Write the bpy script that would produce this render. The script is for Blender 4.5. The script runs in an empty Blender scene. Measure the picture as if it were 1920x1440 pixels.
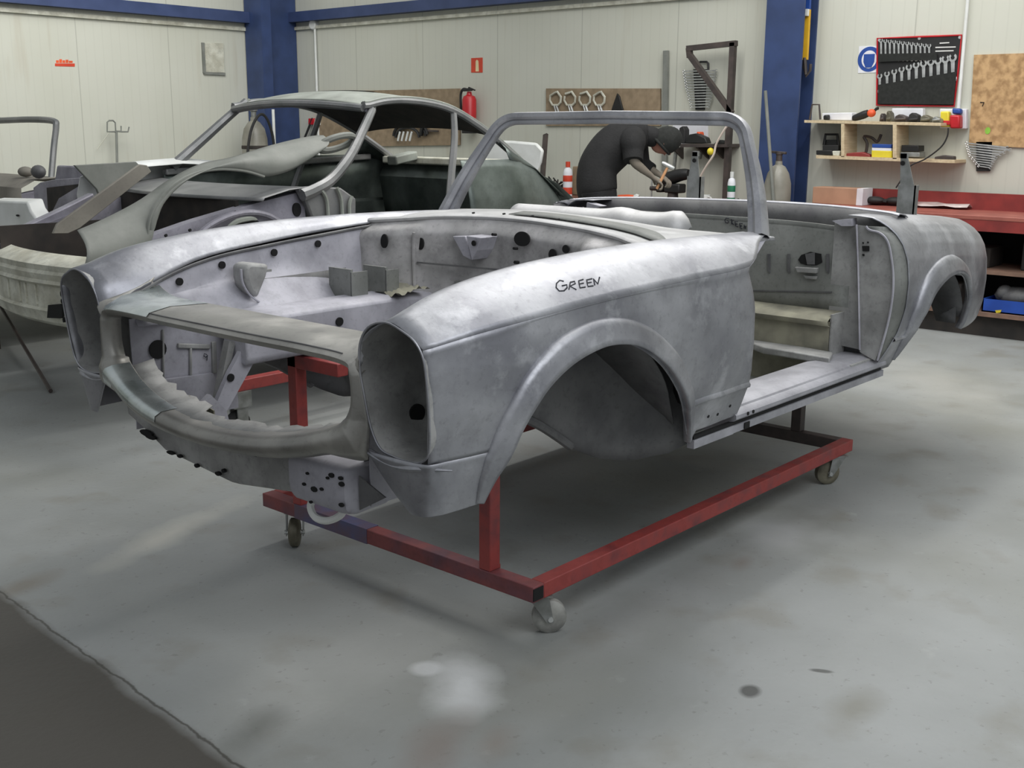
import bpy, bmesh, math, random
import numpy as np
from mathutils import Vector, Matrix
from mathutils.bvhtree import BVHTree

sc = bpy.context.scene
FZ = -0.028          # floor level
C = sc.collection
random.seed(7)

# ------------------------------------------------------------------ camera
FPX, PITCH, ROLL, EYE, YAW = 2106.87, 0.2260965, 0.0061262, 1.45552, 0.7161494
EYEX, EYEY = -1.873339, -2.574206
FW = np.array([math.cos(YAW) * math.cos(PITCH), math.sin(YAW) * math.cos(PITCH), -math.sin(PITCH)])
_r = np.array([math.sin(YAW), -math.cos(YAW), 0.0])
_u = np.cross(_r, FW)
RT = _r * math.cos(ROLL) + _u * math.sin(ROLL)
UP = -_r * math.sin(ROLL) + _u * math.cos(ROLL)
EYEP = np.array([EYEX, EYEY, EYE])
cd = bpy.data.cameras.new('camera')
cam = bpy.data.objects.new('camera', cd)
C.objects.link(cam)
cd.sensor_width = 36.0
cd.lens = FPX / 1920 * 36
cd.clip_start = 0.05
cam.matrix_world = Matrix(((RT[0], UP[0], -FW[0], EYEX), (RT[1], UP[1], -FW[1], EYEY), (RT[2], UP[2], -FW[2], EYE), (0, 0, 0, 1)))
sc.camera = cam

# ------------------------------------------------------------------ light and exposure
sc.view_settings.view_transform = 'Standard'
sc.view_settings.look = 'None'
sc.view_settings.exposure = -0.2
sc.view_settings.gamma = 1.0
sc.view_settings.use_curve_mapping = False
w = bpy.data.worlds.new('world')
sc.world = w
w.use_nodes = True
w.node_tree.nodes['Background'].inputs[0].default_value = (0.91, 0.955, 1.0, 1)
w.node_tree.nodes['Background'].inputs[1].default_value = 0.47

def area(name, loc, sx, sy, power, target=None, col=(1, 0.98, 0.95)):
    d = bpy.data.lights.new(name, 'AREA')
    d.shape = 'RECTANGLE'
    d.size = sx
    d.size_y = sy
    d.energy = power
    d.color = col
    o = bpy.data.objects.new(name, d)
    C.objects.link(o)
    o.location = loc
    if target is not None:
        o.rotation_euler = (Vector(target) - Vector(loc)).to_track_quat('-Z', 'Y').to_euler()
    return o

area('roof_and_fill_light', (4.0, 0.4, 4.7), 5.6, 4.5, 215, None, (1.0, 0.985, 0.95))
area('ceiling_tube_light', (4.4, 0.2, 4.4), 3.2, 0.35, 70)
area('ceiling_tube_light', (4.0, 2.6, 4.4), 3.2, 0.35, 60)
wl_ = area('roof_and_fill_light', (2.6, 6.4, 4.7), 6.0, 2.0, 110, (3.6, 9.0, 2.2), (1.0, 0.99, 0.96))  # unseen fill, added and aimed to brighten the left wall
wl_.data.spread = math.radians(110)
area('roof_and_fill_light', (0.4, -4.2, 4.7), 5.0, 3.0, 170, (1.4, 0.0, 0.6), (0.95, 0.97, 1.0))  # unseen fill, added to brighten the near side of the roadster

# ------------------------------------------------------------------ measuring helpers
def ray(px, py):
    return FW * FPX + RT * (px - 960) - UP * (py - 720)

def on(px, py, ax, val):
    """point of the plane x=val / y=val / z=val seen at that spot of the photograph"""
    d = ray(px, py)
    i = 'xyz'.index(ax)
    return Vector(EYEP + d * ((val - EYEP[i]) / d[i]))

def ons(pts, ax, val):
    return [on(a, b, ax, val) for a, b in pts]

def at_depth(px, py, dep):
    return Vector(EYEP + ray(px, py) / FPX * dep)

def cr(xs, ys):
    """smooth curve through points"""
    xs = np.array(xs, float)
    ys = np.array(ys, float)
    m = np.zeros_like(ys)
    d = np.diff(ys) / np.diff(xs)
    m[1:-1] = (d[1:] + d[:-1]) / 2
    m[0] = d[0]
    m[-1] = d[-1]
    def f(x):
        x = min(max(float(x), xs[0]), xs[-1])
        i = min(max(int(np.searchsorted(xs, x)) - 1, 0), len(xs) - 2)
        h = xs[i + 1] - xs[i]
        t = (x - xs[i]) / h
        return float((2*t**3 - 3*t*t + 1) * ys[i] + (t**3 - 2*t*t + t) * h * m[i] + (-2*t**3 + 3*t*t) * ys[i+1] + (t**3 - t*t) * h * m[i+1])
    return f

def spline(pts, n, closed=False):
    """Catmull-Rom through 3D points, n samples"""
    P = [Vector(p) for p in pts]
    L = len(P)
    segs = L if closed else L - 1
    out = []
    tot = n if closed else n - 1
    for k in range(n):
        s = k / tot * segs
        i = min(int(s), segs - 1)
        t = s - i
        def g(j):
            return P[j % L] if closed else P[min(max(j, 0), L - 1)]
        a, b, c, d = g(i-1), g(i), g(i+1), g(i+2)
        out.append(0.5 * ((2*b) + (c - a) * t + (2*a - 5*b + 4*c - d) * t*t + (3*b - a - 3*c + d) * t**3))
    return out

# ------------------------------------------------------------------ materials
def lin(c):
    return tuple(((v/255)/12.92 if v/255 <= 0.04045 else ((v/255 + 0.055)/1.055)**2.4) for v in c) + (1,)

def mat(name, col, col2=None, metal=0.0, rough=0.6, scale=6.0, lo=0.35, hi=0.65, rvar=0.0, bump=0.0, detail=6, stretch=None, bscale=60, grime=0.0, rub=0.0):
    m = bpy.data.materials.new(name)
    m.use_nodes = True
    nt = m.node_tree
    N, L = nt.nodes, nt.links
    b = N['Principled BSDF']
    b.inputs['Metallic'].default_value = metal
    b.inputs['Roughness'].default_value = rough
    c2 = col2 or tuple(max(0, v*0.88) for v in col)
    tc = N.new('ShaderNodeTexCoord')
    src = tc.outputs['Object']
    if stretch:
        mp = N.new('ShaderNodeMapping')
        mp.inputs['Scale'].default_value = stretch
        L.new(src, mp.inputs[0])
        src = mp.outputs[0]
    nz = N.new('ShaderNodeTexNoise')
    nz.inputs['Scale'].default_value = scale
    nz.inputs['Detail'].default_value = detail
    L.new(src, nz.inputs['Vector'])
    rp = N.new('ShaderNodeValToRGB')
    rp.color_ramp.elements[0].position = lo
    rp.color_ramp.elements[1].position = hi
    rp.color_ramp.elements[0].color = lin(c2)
    rp.color_ramp.elements[1].color = lin(col)
    L.new(nz.outputs[0], rp.inputs[0])
    colour = rp.outputs[0]
    def layer(scale_, lo_, hi_, amt, col_, det=8):
        n_ = N.new('ShaderNodeTexNoise')
        n_.inputs['Scale'].default_value = scale_
        n_.inputs['Detail'].default_value = det
        n_.inputs['Roughness'].default_value = 0.65
        L.new(src, n_.inputs['Vector'])
        r_ = N.new('ShaderNodeMapRange')
        r_.inputs[1].default_value = lo_
        r_.inputs[2].default_value = hi_
        r_.inputs[4].default_value = amt
        L.new(n_.outputs[0], r_.inputs[0])
        x_ = N.new('ShaderNodeMix')
        x_.data_type = 'RGBA'
        L.new(r_.outputs[0], x_.inputs[0])
        L.new(colour, x_.inputs[6])
        x_.inputs[7].default_value = lin(col_)
        return x_.outputs[2]
    if grime:
        colour = layer(14, .48, .68, grime, tuple(v*.62 for v in col))
        colour = layer(60, .55, .70, grime*.8, tuple(v*.55 for v in col), 4)
    if rub:
        colour = layer(7, .54, .66, rub, tuple(min(255, v*1.22) for v in col))
    L.new(colour, b.inputs['Base Color'])
    if rvar:
        mr = N.new('ShaderNodeMapRange')
        mr.inputs[1].default_value = 0.3
        mr.inputs[2].default_value = 0.7
        mr.inputs[3].default_value = rough - rvar
        mr.inputs[4].default_value = rough + rvar
        L.new(nz.outputs[0], mr.inputs[0])
        L.new(mr.outputs[0], b.inputs['Roughness'])
    if bump:
        n2 = N.new('ShaderNodeTexNoise')
        n2.inputs['Scale'].default_value = bscale
        n2.inputs['Detail'].default_value = 4
        L.new(tc.outputs['Object'], n2.inputs['Vector'])
        bp_ = N.new('ShaderNodeBump')
        bp_.inputs['Strength'].default_value = bump
        bp_.inputs['Distance'].default_value = 0.01
        L.new(n2.outputs[0], bp_.inputs['Height'])
        L.new(bp_.outputs[0], b.inputs['Normal'])
    return m

M = {}
M['steel'] = mat('bare_steel', (178, 179, 183), (142, 143, 149), metal=0.72, rough=0.46, scale=4.5, rvar=0.08, bump=0.12, bscale=25, grime=.30, rub=.45)
M['solder'] = mat('tinned_steel', (222, 228, 226), (190, 200, 198), metal=0.85, rough=0.3, scale=9, rvar=0.1, grime=.2)
M['nose'] = mat('dull_steel', (172, 170, 164), (142, 141, 136), metal=0.6, rough=0.45, scale=7, rvar=0.08, grime=.35, rub=.3)
M['sillm'] = mat('sill_steel', (176, 176, 182), (146, 146, 152), metal=0.4, rough=0.5, scale=6, grime=.25, rub=.3)
M['scuttle'] = mat('scuttle_steel', (198, 198, 198), (172, 172, 172), metal=0.3, rough=0.5, scale=5, grime=.2, rub=.3)
M['bulk'] = mat('bulkhead_steel', (184, 182, 182), (150, 149, 148), metal=0.15, rough=0.6, scale=9, grime=.45)
M['bay'] = mat('blasted_steel', (186, 185, 193), (158, 157, 165), metal=0.15, rough=0.6, scale=5, grime=.30)
M['dusty'] = mat('dusty_steel', (172, 172, 170), (140, 140, 138), metal=0.2, rough=0.62, scale=8, grime=.4)
M['cabin'] = mat('cabin_steel', (150, 152, 148), (116, 118, 114), metal=0.25, rough=0.6, scale=7, grime=.45)
M['dust'] = mat('settled_dust', (158, 155, 136), (120, 118, 106), rough=0.9, scale=9)
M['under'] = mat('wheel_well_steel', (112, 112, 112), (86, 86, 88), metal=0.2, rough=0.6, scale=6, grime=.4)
M['hole'] = mat('dark_opening', (18, 18, 18), rough=0.9)
M['ink'] = mat('marker_ink', (40, 42, 52), rough=0.7)
M['redpaint'] = mat('red_oxide_paint', (150, 62, 58), (112, 52, 54), rough=0.5, scale=14, lo=0.3, hi=0.55, rvar=0.1, grime=.3)
M['redfront'] = mat('worn_red_paint', (128, 66, 66), (84, 62, 76), rough=0.55, scale=5, lo=0.42, hi=0.6, grime=.4)
M['bluewear'] = mat('blue_worn_paint', (78, 84, 120), (96, 76, 88), rough=0.5, scale=12)
M['wheel'] = mat('grey_caster_tread', (158, 158, 152), (120, 120, 116), rough=0.6, scale=20)
M['zinc'] = mat('zinc_plate', (150, 152, 150), (118, 120, 116), metal=0.5, rough=0.45, scale=18)
M['rustyzinc'] = mat('stained_caster', (120, 116, 100), (84, 80, 66), metal=0.2, rough=0.6, scale=18)
M['blue'] = mat('blue_column_paint', (50, 68, 110), (42, 58, 94), rough=0.5, scale=5)
M['beam'] = mat('blue_beam_paint', (58, 72, 110), (48, 62, 98), rough=0.5, scale=5)
M['white'] = mat('white_paint', (226, 228, 226), (208, 210, 206), rough=0.5, scale=5)
M['cream'] = mat('cream_primer', (206, 206, 192), (176, 174, 158), rough=0.6, scale=9, grime=.4)
M['panelgrey'] = mat('grey_primer', (130, 132, 126), (114, 117, 111), rough=0.65, scale=6, grime=.15)
M['dustgrey'] = mat('dusty_grey_panel', (140, 136, 126), (116, 112, 104), rough=0.75, scale=7, grime=.3)
M['green'] = mat('dark_green_steel', (104, 112, 108), (72, 80, 76), metal=0.55, rough=0.36, scale=5, rvar=0.1, grime=.3)
M['roof'] = mat('grey_roof_primer', (158, 163, 155), (134, 138, 130), metal=0.1, rough=0.6, scale=5, grime=.2)
M['coupe'] = mat('coupe_steel', (150, 150, 150), (120, 122, 122), metal=0.45, rough=0.42, scale=7, grime=.3)
M['lilac'] = mat('lilac_steel', (158, 156, 166), (134, 132, 142), metal=0.25, rough=0.55, scale=6, grime=.35)
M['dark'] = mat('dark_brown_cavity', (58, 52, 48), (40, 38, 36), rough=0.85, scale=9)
M['black'] = mat('black_plastic', (30, 30, 30), (22, 22, 22), rough=0.5)
M['rubber'] = mat('black_rubber', (40, 40, 40), (30, 30, 30), rough=0.7)
M['board'] = mat('brown_hardboard', (150, 132, 108), (130, 114, 92), rough=0.75, scale=14)
M['wood'] = mat('pale_wood', (206, 190, 158), (186, 168, 136), rough=0.6, scale=6, stretch=(1, 9, 9))
M['card'] = mat('cardboard', (176, 138, 112), (160, 124, 100), rough=0.8, scale=6)
M['red'] = mat('red_gloss', (196, 36, 44), (170, 28, 36), rough=0.35)
M['sign'] = mat('sign_red', (206, 70, 44), (192, 62, 40), rough=0.5)
M['signmark'] = mat('sign_cream', (242, 226, 178), rough=0.5)
M['paper'] = mat('white_paper', (224, 226, 230), (208, 208, 214), rough=0.7)
M['signblue'] = mat('sign_blue', (36, 74, 150), (30, 66, 138), rough=0.5)
M['chrome'] = mat('tool_steel', (214, 216, 214), (176, 178, 176), metal=0.6, rough=0.3, scale=20)
M['gasgrey'] = mat('cylinder_grey', (140, 138, 128), (116, 114, 104), rough=0.35, scale=5)
M['iron'] = mat('dark_iron', (78, 68, 64), (58, 52, 50), rough=0.55, scale=12)
M['benchred'] = mat('bench_red', (140, 52, 48), (118, 44, 42), rough=0.5, scale=8)
M['benchtop'] = mat('worn_bench_top', (158, 92, 80), (132, 70, 62), rough=0.5, scale=6)
M['benchbrown'] = mat('brown_bench_top', (116, 76, 60), (86, 60, 50), rough=0.65, scale=8)
M['benchshelf'] = mat('bench_shelf', (128, 100, 84), (104, 82, 70), rough=0.7, scale=8)
M['crate'] = mat('blue_crate', (34, 78, 170), (28, 66, 150), rough=0.45)
M['yellow'] = mat('yellow_paint', (222, 176, 44), (206, 158, 34), rough=0.5)
M['lemon'] = mat('yellow_plastic', (226, 208, 60), (206, 188, 48), rough=0.45)
M['orange'] = mat('orange_plastic', (226, 92, 50), (206, 80, 40), rough=0.5)
M['clear'] = mat('thin_clear_film', (206, 196, 192), (180, 164, 160), rough=0.2)
M['cable'] = mat('pale_cable', (222, 208, 196), (206, 192, 180), rough=0.5)
M['jacket'] = mat('black_jacket_cloth', (27, 27, 28), (18, 18, 19), rough=0.85, scale=9, bump=0.3)
M['trouser'] = mat('dark_trouser_cloth', (34, 34, 37), (24, 24, 27), rough=0.85, scale=9, bump=0.3)
M['hat'] = mat('black_knit', (36, 38, 36), (26, 28, 26), rough=0.9, scale=40)
M['skin'] = mat('skin', (178, 128, 112), (160, 112, 96), rough=0.55)
M['sleeve'] = mat('dusty_forearm', (132, 124, 112), (112, 104, 94), rough=0.8)
M['handle'] = mat('hammer_handle_wood', (216, 164, 120), (196, 146, 104), rough=0.5)
M['label_t'] = mat('label_white', (226, 226, 222), rough=0.5)
M['lime'] = mat('lime_chalk', (140, 196, 70), rough=0.7)
M['green_cap'] = mat('green_cap', (40, 120, 86), rough=0.5)

def wall_material(name, axis):
    m = mat(name, (196, 197, 186), (188, 189, 176), rough=0.7, scale=0.9, lo=0.3, hi=0.7)
    nt = m.node_tree
    N, L = nt.nodes, nt.links
    b = N['Principled BSDF']
    base = b.inputs['Base Color'].links[0].from_socket
    tc = N['Texture Coordinate']
    sp = N.new('ShaderNodeSeparateXYZ')
    L.new(tc.outputs['Object'], sp.inputs[0])
    # vertical joints of the sandwich panels
    def math_(op, a, bb=None):
        n = N.new('ShaderNodeMath')
        n.operation = op
        for k, v in enumerate((a, bb)):
            if v is None:
                continue
            if isinstance(v, (int, float)):
                n.inputs[k].default_value = v
            else:
                L.new(v, n.inputs[k])
        return n.outputs[0]
    u = sp.outputs[axis]
    fr = math_('FRACT', math_('DIVIDE', u, 1.1))
    joint = math_('LESS_THAN', fr, 0.010)
    fr2 = math_('FRACT', math_('DIVIDE', u, 0.1))
    rib = math_('MULTIPLY', math_('LESS_THAN', fr2, 0.12), 0.06)
    k = math_('MAXIMUM', math_('MULTIPLY', joint, 0.35), rib)
    # rust runs, stretched vertically
    mp = N.new('ShaderNodeMapping')
    mp.inputs['Scale'].default_value = (7, 7, 0.7)
    L.new(tc.outputs['Object'], mp.inputs[0])
    nz = N.new('ShaderNodeTexNoise')
    nz.inputs['Scale'].default_value = 1.0
    nz.inputs['Detail'].default_value = 8
    L.new(mp.outputs[0], nz.inputs['Vector'])
    st = N.new('ShaderNodeMapRange')
    st.inputs[1].default_value = 0.60
    st.inputs[2].default_value = 0.78
    st.inputs[4].default_value = 0.5
    L.new(nz.outputs[0], st.inputs[0])
    mx = N.new('ShaderNodeMix')
    mx.data_type = 'RGBA'
    L.new(k, mx.inputs[0])
    L.new(base, mx.inputs[6])
    mx.inputs[7].default_value = lin((120, 120, 112))
    mx2 = N.new('ShaderNodeMix')
    mx2.data_type = 'RGBA'
    L.new(st.outputs[0], mx2.inputs[0])
    L.new(mx.outputs[2], mx2.inputs[6])
    mx2.inputs[7].default_value = lin((172, 164, 146))
    L.new(mx2.outputs[2], b.inputs['Base Color'])
    return m
M['wall_l'] = wall_material('left_wall_panels', 0)
M['wall_b'] = wall_material('back_wall_panels', 1)

def floor_material():
    m = mat('worn_concrete', (150, 153, 152), (134, 137, 135), rough=0.55, scale=1.6, lo=0.3, hi=0.7, bump=0.15, bscale=40)
    nt = m.node_tree
    N, L = nt.nodes, nt.links
    b = N['Principled BSDF']
    cur = b.inputs['Base Color'].links[0].from_socket
    tc = N['Texture Coordinate']
    co = tc.outputs['Object']
    def noise(scale, detail=5):
        n = N.new('ShaderNodeTexNoise')
        n.inputs['Scale'].default_value = scale
        n.inputs['Detail'].default_value = detail
        L.new(co, n.inputs['Vector'])
        return n.outputs[0]
    def rng(v, a, bb, c=0.0, d=1.0):
        n = N.new('ShaderNodeMapRange')
        n.inputs[1].default_value = a
        n.inputs[2].default_value = bb
        n.inputs[3].default_value = c
        n.inputs[4].default_value = d
        L.new(v, n.inputs[0])
        return n.outputs[0]
    def ma(op, a, bb):
        n = N.new('ShaderNodeMath')
        n.operation = op
        for k, v in enumerate((a, bb)):
            if isinstance(v, (int, float)):
                n.inputs[k].default_value = v
            else:
                L.new(v, n.inputs[k])
        return n.outputs[0]
    def over(fac, col):
        nonlocal cur
        x = N.new('ShaderNodeMix')
        x.data_type = 'RGBA'
        L.new(fac, x.inputs[0])
        L.new(cur, x.inputs[6])
        x.inputs[7].default_value = lin(col)
        cur = x.outputs[2]
    n1, n2, n3 = noise(0.7), noise(3.5, 8), noise(18, 6)
    over(rng(n1, 0.50, 0.70, 0, 0.5), (130, 130, 118))
    over(rng(noise(1.3, 7), 0.54, 0.70, 0, 0.35), (168, 170, 170))
    over(rng(n2, 0.56, 0.70, 0, 0.45), (122, 119, 108))
    over(rng(noise(45, 3), 0.66, 0.72, 0, 0.35), (100, 100, 95))
    over(rng(n3, 0.70, 0.76, 0, 0.35), (86, 86, 80))
    over(rng(noise(9, 7), 0.68, 0.76, 0, 0.30), (172, 174, 172))
    # spilled filler powder, oil drips: places on this floor
    def patch(px, py, rx, ry, ang, col, amt, hard=0.5):
        p = on(px, py, 'z', FZ)
        mp = N.new('ShaderNodeMapping')
        mp.vector_type = 'TEXTURE'
        mp.inputs['Location'].default_value = (p.x, p.y, FZ)
        mp.inputs['Rotation'].default_value = (0, 0, ang)
        mp.inputs['Scale'].default_value = (rx, ry, 1)
        L.new(co, mp.inputs[0])
        ln = N.new('ShaderNodeVectorMath')
        ln.operation = 'LENGTH'
        L.new(mp.outputs[0], ln.inputs[0])
        d = ma('ADD', ln.outputs['Value'], ma('MULTIPLY', ma('SUBTRACT', n2, 0.5), 1.6))
        over(rng(d, 1.0, 1.0 - hard, 0, amt), col)
    dx = -0.2
    patch(870, 1285, 0.20, 0.13, 0.7, (214, 216, 216), 0.75, 0.8)
    patch(800, 1255, 0.05, 0.05, 0.7, (206, 208, 208), 0.6)
    patch(320, 1000, 0.42, 0.10, 0.35, (196, 194, 184), 0.6, 0.9)
    patch(1460, 1000, 0.30, 0.22, 0.7, (186, 188, 188), 0.55, 0.9)
    patch(1650, 810, 0.6, 0.3, 0.7, (176, 176, 172), 0.5, 0.9)
    patch(1750, 720, 0.8, 0.4, 0.7, (176, 174, 166), 0.4, 0.9)
    patch(1405, 1295, 0.04, 0.03, 0.2, (44, 46, 44), 0.85)
    patch(1540, 1258, 0.012, 0.035, 0.5, (52, 54, 52), 0.8)
    patch(1080, 1060, 0.05, 0.10, 0.5, (146, 122, 96), 0.0)
    patch(1600, 1330, 0.16, 0.07, 0.1, (112, 110, 98), 0.6, 0.9)
    patch(1390, 1055, 0.10, 0.05, 0.2, (120, 108, 98), 0.5, 0.8)
    patch(480, 1370, 0.16, 0.09, 0.4, (84, 86, 80), 0.6, 0.9)
    patch(820, 1400, 0.20, 0.09, 0.4, (124, 112, 104), 0.6, 0.9)
    patch(930, 1395, 0.12, 0.07, 0.4, (126, 114, 104), 0.5, 0.9)
    patch(40, 1100, 0.16, 0.08, 0.3, (118, 110, 98), 0.6, 0.8)
    # the older, darker slab in the near left corner ends at a cracked joint
    a, bb = on(15, 1120, 'z', FZ), on(455, 1440, 'z', FZ)
    d = (bb - a).normalized()
    nrm = Vector((-d.y, d.x, 0))
    if nrm.dot(on(50, 1400, 'z', FZ) - a) < 0:
        nrm = -nrm
    dp = N.new('ShaderNodeVectorMath')
    dp.operation = 'DOT_PRODUCT'
    L.new(co, dp.inputs[0])
    dp.inputs[1].default_value = nrm
    off = ma('SUBTRACT', dp.outputs['Value'], nrm.dot(a))
    offn = ma('ADD', off, ma('MULTIPLY', ma('SUBTRACT', n2, 0.5), 0.10))
    over(rng(offn, -0.02, 0.03, 0, 0.95), (70, 66, 60))
    ab = N.new('ShaderNodeMath')
    ab.operation = 'ABSOLUTE'
    L.new(ma('ADD', off, ma('MULTIPLY', ma('SUBTRACT', n3, 0.5), 0.03)), ab.inputs[0])
    over(rng(ab.outputs[0], 0.006, 0.002, 0, 0.8), (60, 58, 52))
    L.new(cur, b.inputs['Base Color'])
    return m
M['floor'] = floor_material()

# ------------------------------------------------------------------ object helpers
def link(name, me, m, parent=None):
    o = bpy.data.objects.new(name, me)
    C.objects.link(o)
    if m is not None:
        me.materials.append(m)
    if parent is not None:
        o.parent = parent
        # parents stand at an offset: keep world placement of geometry
        o.matrix_parent_inverse = parent.matrix_world.inverted()
    return o

def smooth_me(me, ang=40):
    for p in me.polygons:
        p.use_smooth = True
    try:
        me.set_sharp_from_angle(angle=math.radians(ang))
    except Exception:
        pass

class MB:
    """collects shapes into one mesh"""
    def __init__(self):
        self.v = []
        self.f = []
    def add(self, verts, faces):
        k = len(self.v)
        self.v += [tuple(q) for q in verts]
        self.f += [tuple(i + k for i in fc) for fc in faces]
        return self
    def grid(self, rows, close_u=False, close_v=False):
        nr, nc = len(rows), len(rows[0])
        vs = [q for r in rows for q in r]
        fs = []
        for i in range(nr if close_u else nr - 1):
            for j in range(nc if close_v else nc - 1):
                a, b = i, (i + 1) % nr
                c, d = j, (j + 1) % nc
                fs.append((a*nc + c, a*nc + d, b*nc + d, b*nc + c))
        return self.add(vs, fs)
    def box(self, lo, hi, M4=None):
        x0, y0, z0 = lo
        x1, y1, z1 = hi
        vs = [Vector(q) for q in ((x0,y0,z0),(x1,y0,z0),(x1,y1,z0),(x0,y1,z0),(x0,y0,z1),(x1,y0,z1),(x1,y1,z1),(x0,y1,z1))]
        if M4 is not None:
            vs = [M4 @ q for q in vs]
        return self.add(vs, [(0,3,2,1),(4,5,6,7),(0,1,5,4),(1,2,6,5),(2,3,7,6),(3,0,4,7)])
    def prism(self, pts, vec):
        P = [Vector(q) for q in pts]
        v = Vector(vec)
        n = len(P)
        vs = P + [q + v for q in P]
        fs = [tuple(range(n))[::-1], tuple(range(n, 2*n))]
        for i in range(n):
            j = (i + 1) % n
            fs.append((i, j, n + j, n + i))
        return self.add(vs, fs)
    def tube(self, pts, r, seg=8, closed=False, caps=True):
        P = [Vector(q) for q in pts]
        n = len(P)
        R = r if isinstance(r, (list, tuple)) else [r]*n
        rings = []
        prev = None
        for i in range(n):
            if closed:
                t = P[(i+1) % n] - P[i-1]
            else:
                t = P[min(i+1, n-1)] - P[max(i-1, 0)]
            t = t.normalized() if t.length > 1e-9 else Vector((0, 0, 1))
            if prev is None:
                a = Vector((0, 0, 1)) if abs(t.z) < 0.9 else Vector((1, 0, 0))
                prev = (a - t * a.dot(t)).normalized()
            else:
                prev = (prev - t * prev.dot(t)).normalized()
            bn = t.cross(prev)
            rings.append([P[i] + (prev * math.cos(2*math.pi*k/seg) + bn * math.sin(2*math.pi*k/seg)) * R[i] for k in range(seg)])
        k0 = len(self.v)
        self.grid(rings, close_u=closed, close_v=True)
        if caps and not closed:
            self.f.append(tuple(k0 + k for k in range(seg))[::-1])
            self.f.append(tuple(k0 + (n-1)*seg + k for k in range(seg)))
        return self
    def beam(self, a, b, wd, ht, upv=(0, 0, 1)):
        """square section bar from a to b"""
        a, b = Vector(a), Vector(b)
        t = (b - a).normalized()
        u = Vector(upv)
        u = (u - t * u.dot(t)).normalized()
        s = t.cross(u)
        q = []
        for p in (a, b):
            q += [p + s*wd/2 + u*ht/2, p - s*wd/2 + u*ht/2, p - s*wd/2 - u*ht/2, p + s*wd/2 - u*ht/2]
        return self.add(q, [(0,1,2,3),(7,6,5,4),(0,4,5,1),(1,5,6,2),(2,6,7,3),(3,7,4,0)])
    def lathe(self, prof, seg=24, origin=(0,0,0), axis='z'):
        rows = []
        for r, h in prof:
            row = []
            for k in range(seg):
                a = 2*math.pi*k/seg
                c, s = r*math.cos(a), r*math.sin(a)
                q = {'z': (c, s, h), 'x': (h, c, s), 'y': (c, h, s)}[axis]
                row.append(Vector(q) + Vector(origin))
            rows.append(row)
        return self.grid(rows, close_v=True)
    def ball(self, c, r, seg=12, rings=8, sc=(1,1,1)):
        rows = []
        for i in range(rings + 1):
            th = math.pi * i / rings
            rows.append([Vector(c) + Vector((r*sc[0]*math.sin(th)*math.cos(2*math.pi*k/seg), r*sc[1]*math.sin(th)*math.sin(2*math.pi*k/seg), r*sc[2]*math.cos(th))) for k in range(seg)])
        return self.grid(rows, close_v=True)
    def disc(self, c, nrm, rx, ry=None, seg=20, upv=(0,0,1), thick=0.004):
        ry = ry or rx
        n = Vector(nrm).normalized()
        u = Vector(upv)
        u = (u - n*u.dot(n)).normalized()
        s = n.cross(u)
        pts = [Vector(c) + s*rx*math.cos(2*math.pi*k/seg) + u*ry*math.sin(2*math.pi*k/seg) for k in range(seg)]
        return self.prism(pts, n*thick)
    def build(self, name, m, parent=None, smooth=True, ang=40, solid=0, sub=0, bevel=0, offset=0):
        me = bpy.data.meshes.new(name)
        me.from_pydata(self.v, [], self.f)
        bm = bmesh.new()
        bm.from_mesh(me)
        bmesh.ops.remove_doubles(bm, verts=bm.verts, dist=1e-5)
        bmesh.ops.recalc_face_normals(bm, faces=bm.faces)
        bm.to_mesh(me)
        bm.free()
        if smooth:
            smooth_me(me, ang)
        o = link(name, me, m, parent)
        if bevel:
            md = o.modifiers.new('bevel', 'BEVEL')
            md.width = bevel
            md.segments = 2
            md.limit_method = 'ANGLE'
        if sub:
            md = o.modifiers.new('sub', 'SUBSURF')
            md.levels = md.render_levels = sub
        if solid:
            md = o.modifiers.new('solid', 'SOLIDIFY')
            md.thickness = solid
            md.offset = offset
        return o

def thing(name, label, cat, loc=(0,0,0), group=None):
    o = bpy.data.objects.new(name, None)
    C.objects.link(o)
    o.empty_display_size = 0.2
    o.location = loc
    o['label'] = label
    o['category'] = cat
    if group:
        o['group'] = group
    bpy.context.view_layer.update()
    return o

def tag(o, label, cat, group=None):
    o['label'] = label
    o['category'] = cat
    if group:
        o['group'] = group
    return o

def struct(o):
    o['kind'] = 'structure'
    return o

def plate(name, pts, vec, m, parent=None, **k):
    return MB().prism(pts, vec).build(name, m, parent, **k)
# ================================================================== the room
XB, YL = 7.15, 9.0
struct(MB().box((-5.5, -6.0, FZ - 0.12), (XB, YL, FZ)).build('floor', M['floor'], smooth=False))
struct(MB().box((XB, -6.0, FZ), (XB + 0.15, YL + 0.15, 4.8)).build('wall_back', M['wall_b'], smooth=False))
struct(MB().box((-5.5, YL, FZ), (XB, YL + 0.15, 4.8)).build('wall_left', M['wall_l'], smooth=False))

# blue steel frame: corner column, column by the benches, rails on both walls
def h_column(x0, x1, y0, y1, name, m):
    """I-section: two flanges and a web"""
    mb = MB()
    mb.box((x0, y0, 0), (x1, y0 + 0.02, 4.8)).box((x0, y1 - 0.02, 0), (x1, y1, 4.8))
    mb.box(((x0 + x1)/2 - 0.012, y0, 0), ((x0 + x1)/2 + 0.012, y1, 4.8))
    return struct(mb.build(name, m, smooth=False))
cl = on(492, 100, 'y', YL - 0.34)
cr_ = on(545, 100, 'x', XB - 0.02)
cx0 = cl.x
mbc = MB()
mbc.box((cx0, YL - 0.34, FZ), (cx0 + 0.14, YL - 0.02, 4.8)).box((cx0 + 0.14, YL - 0.22, FZ), (XB - 0.01, YL - 0.16, 4.8)).box((cx0 + 0.2, cr_.y, FZ), (XB - 0.01, cr_.y + 0.06, 4.8))
struct(mbc.build('trim_1', M['blue'], smooth=False))
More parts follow.
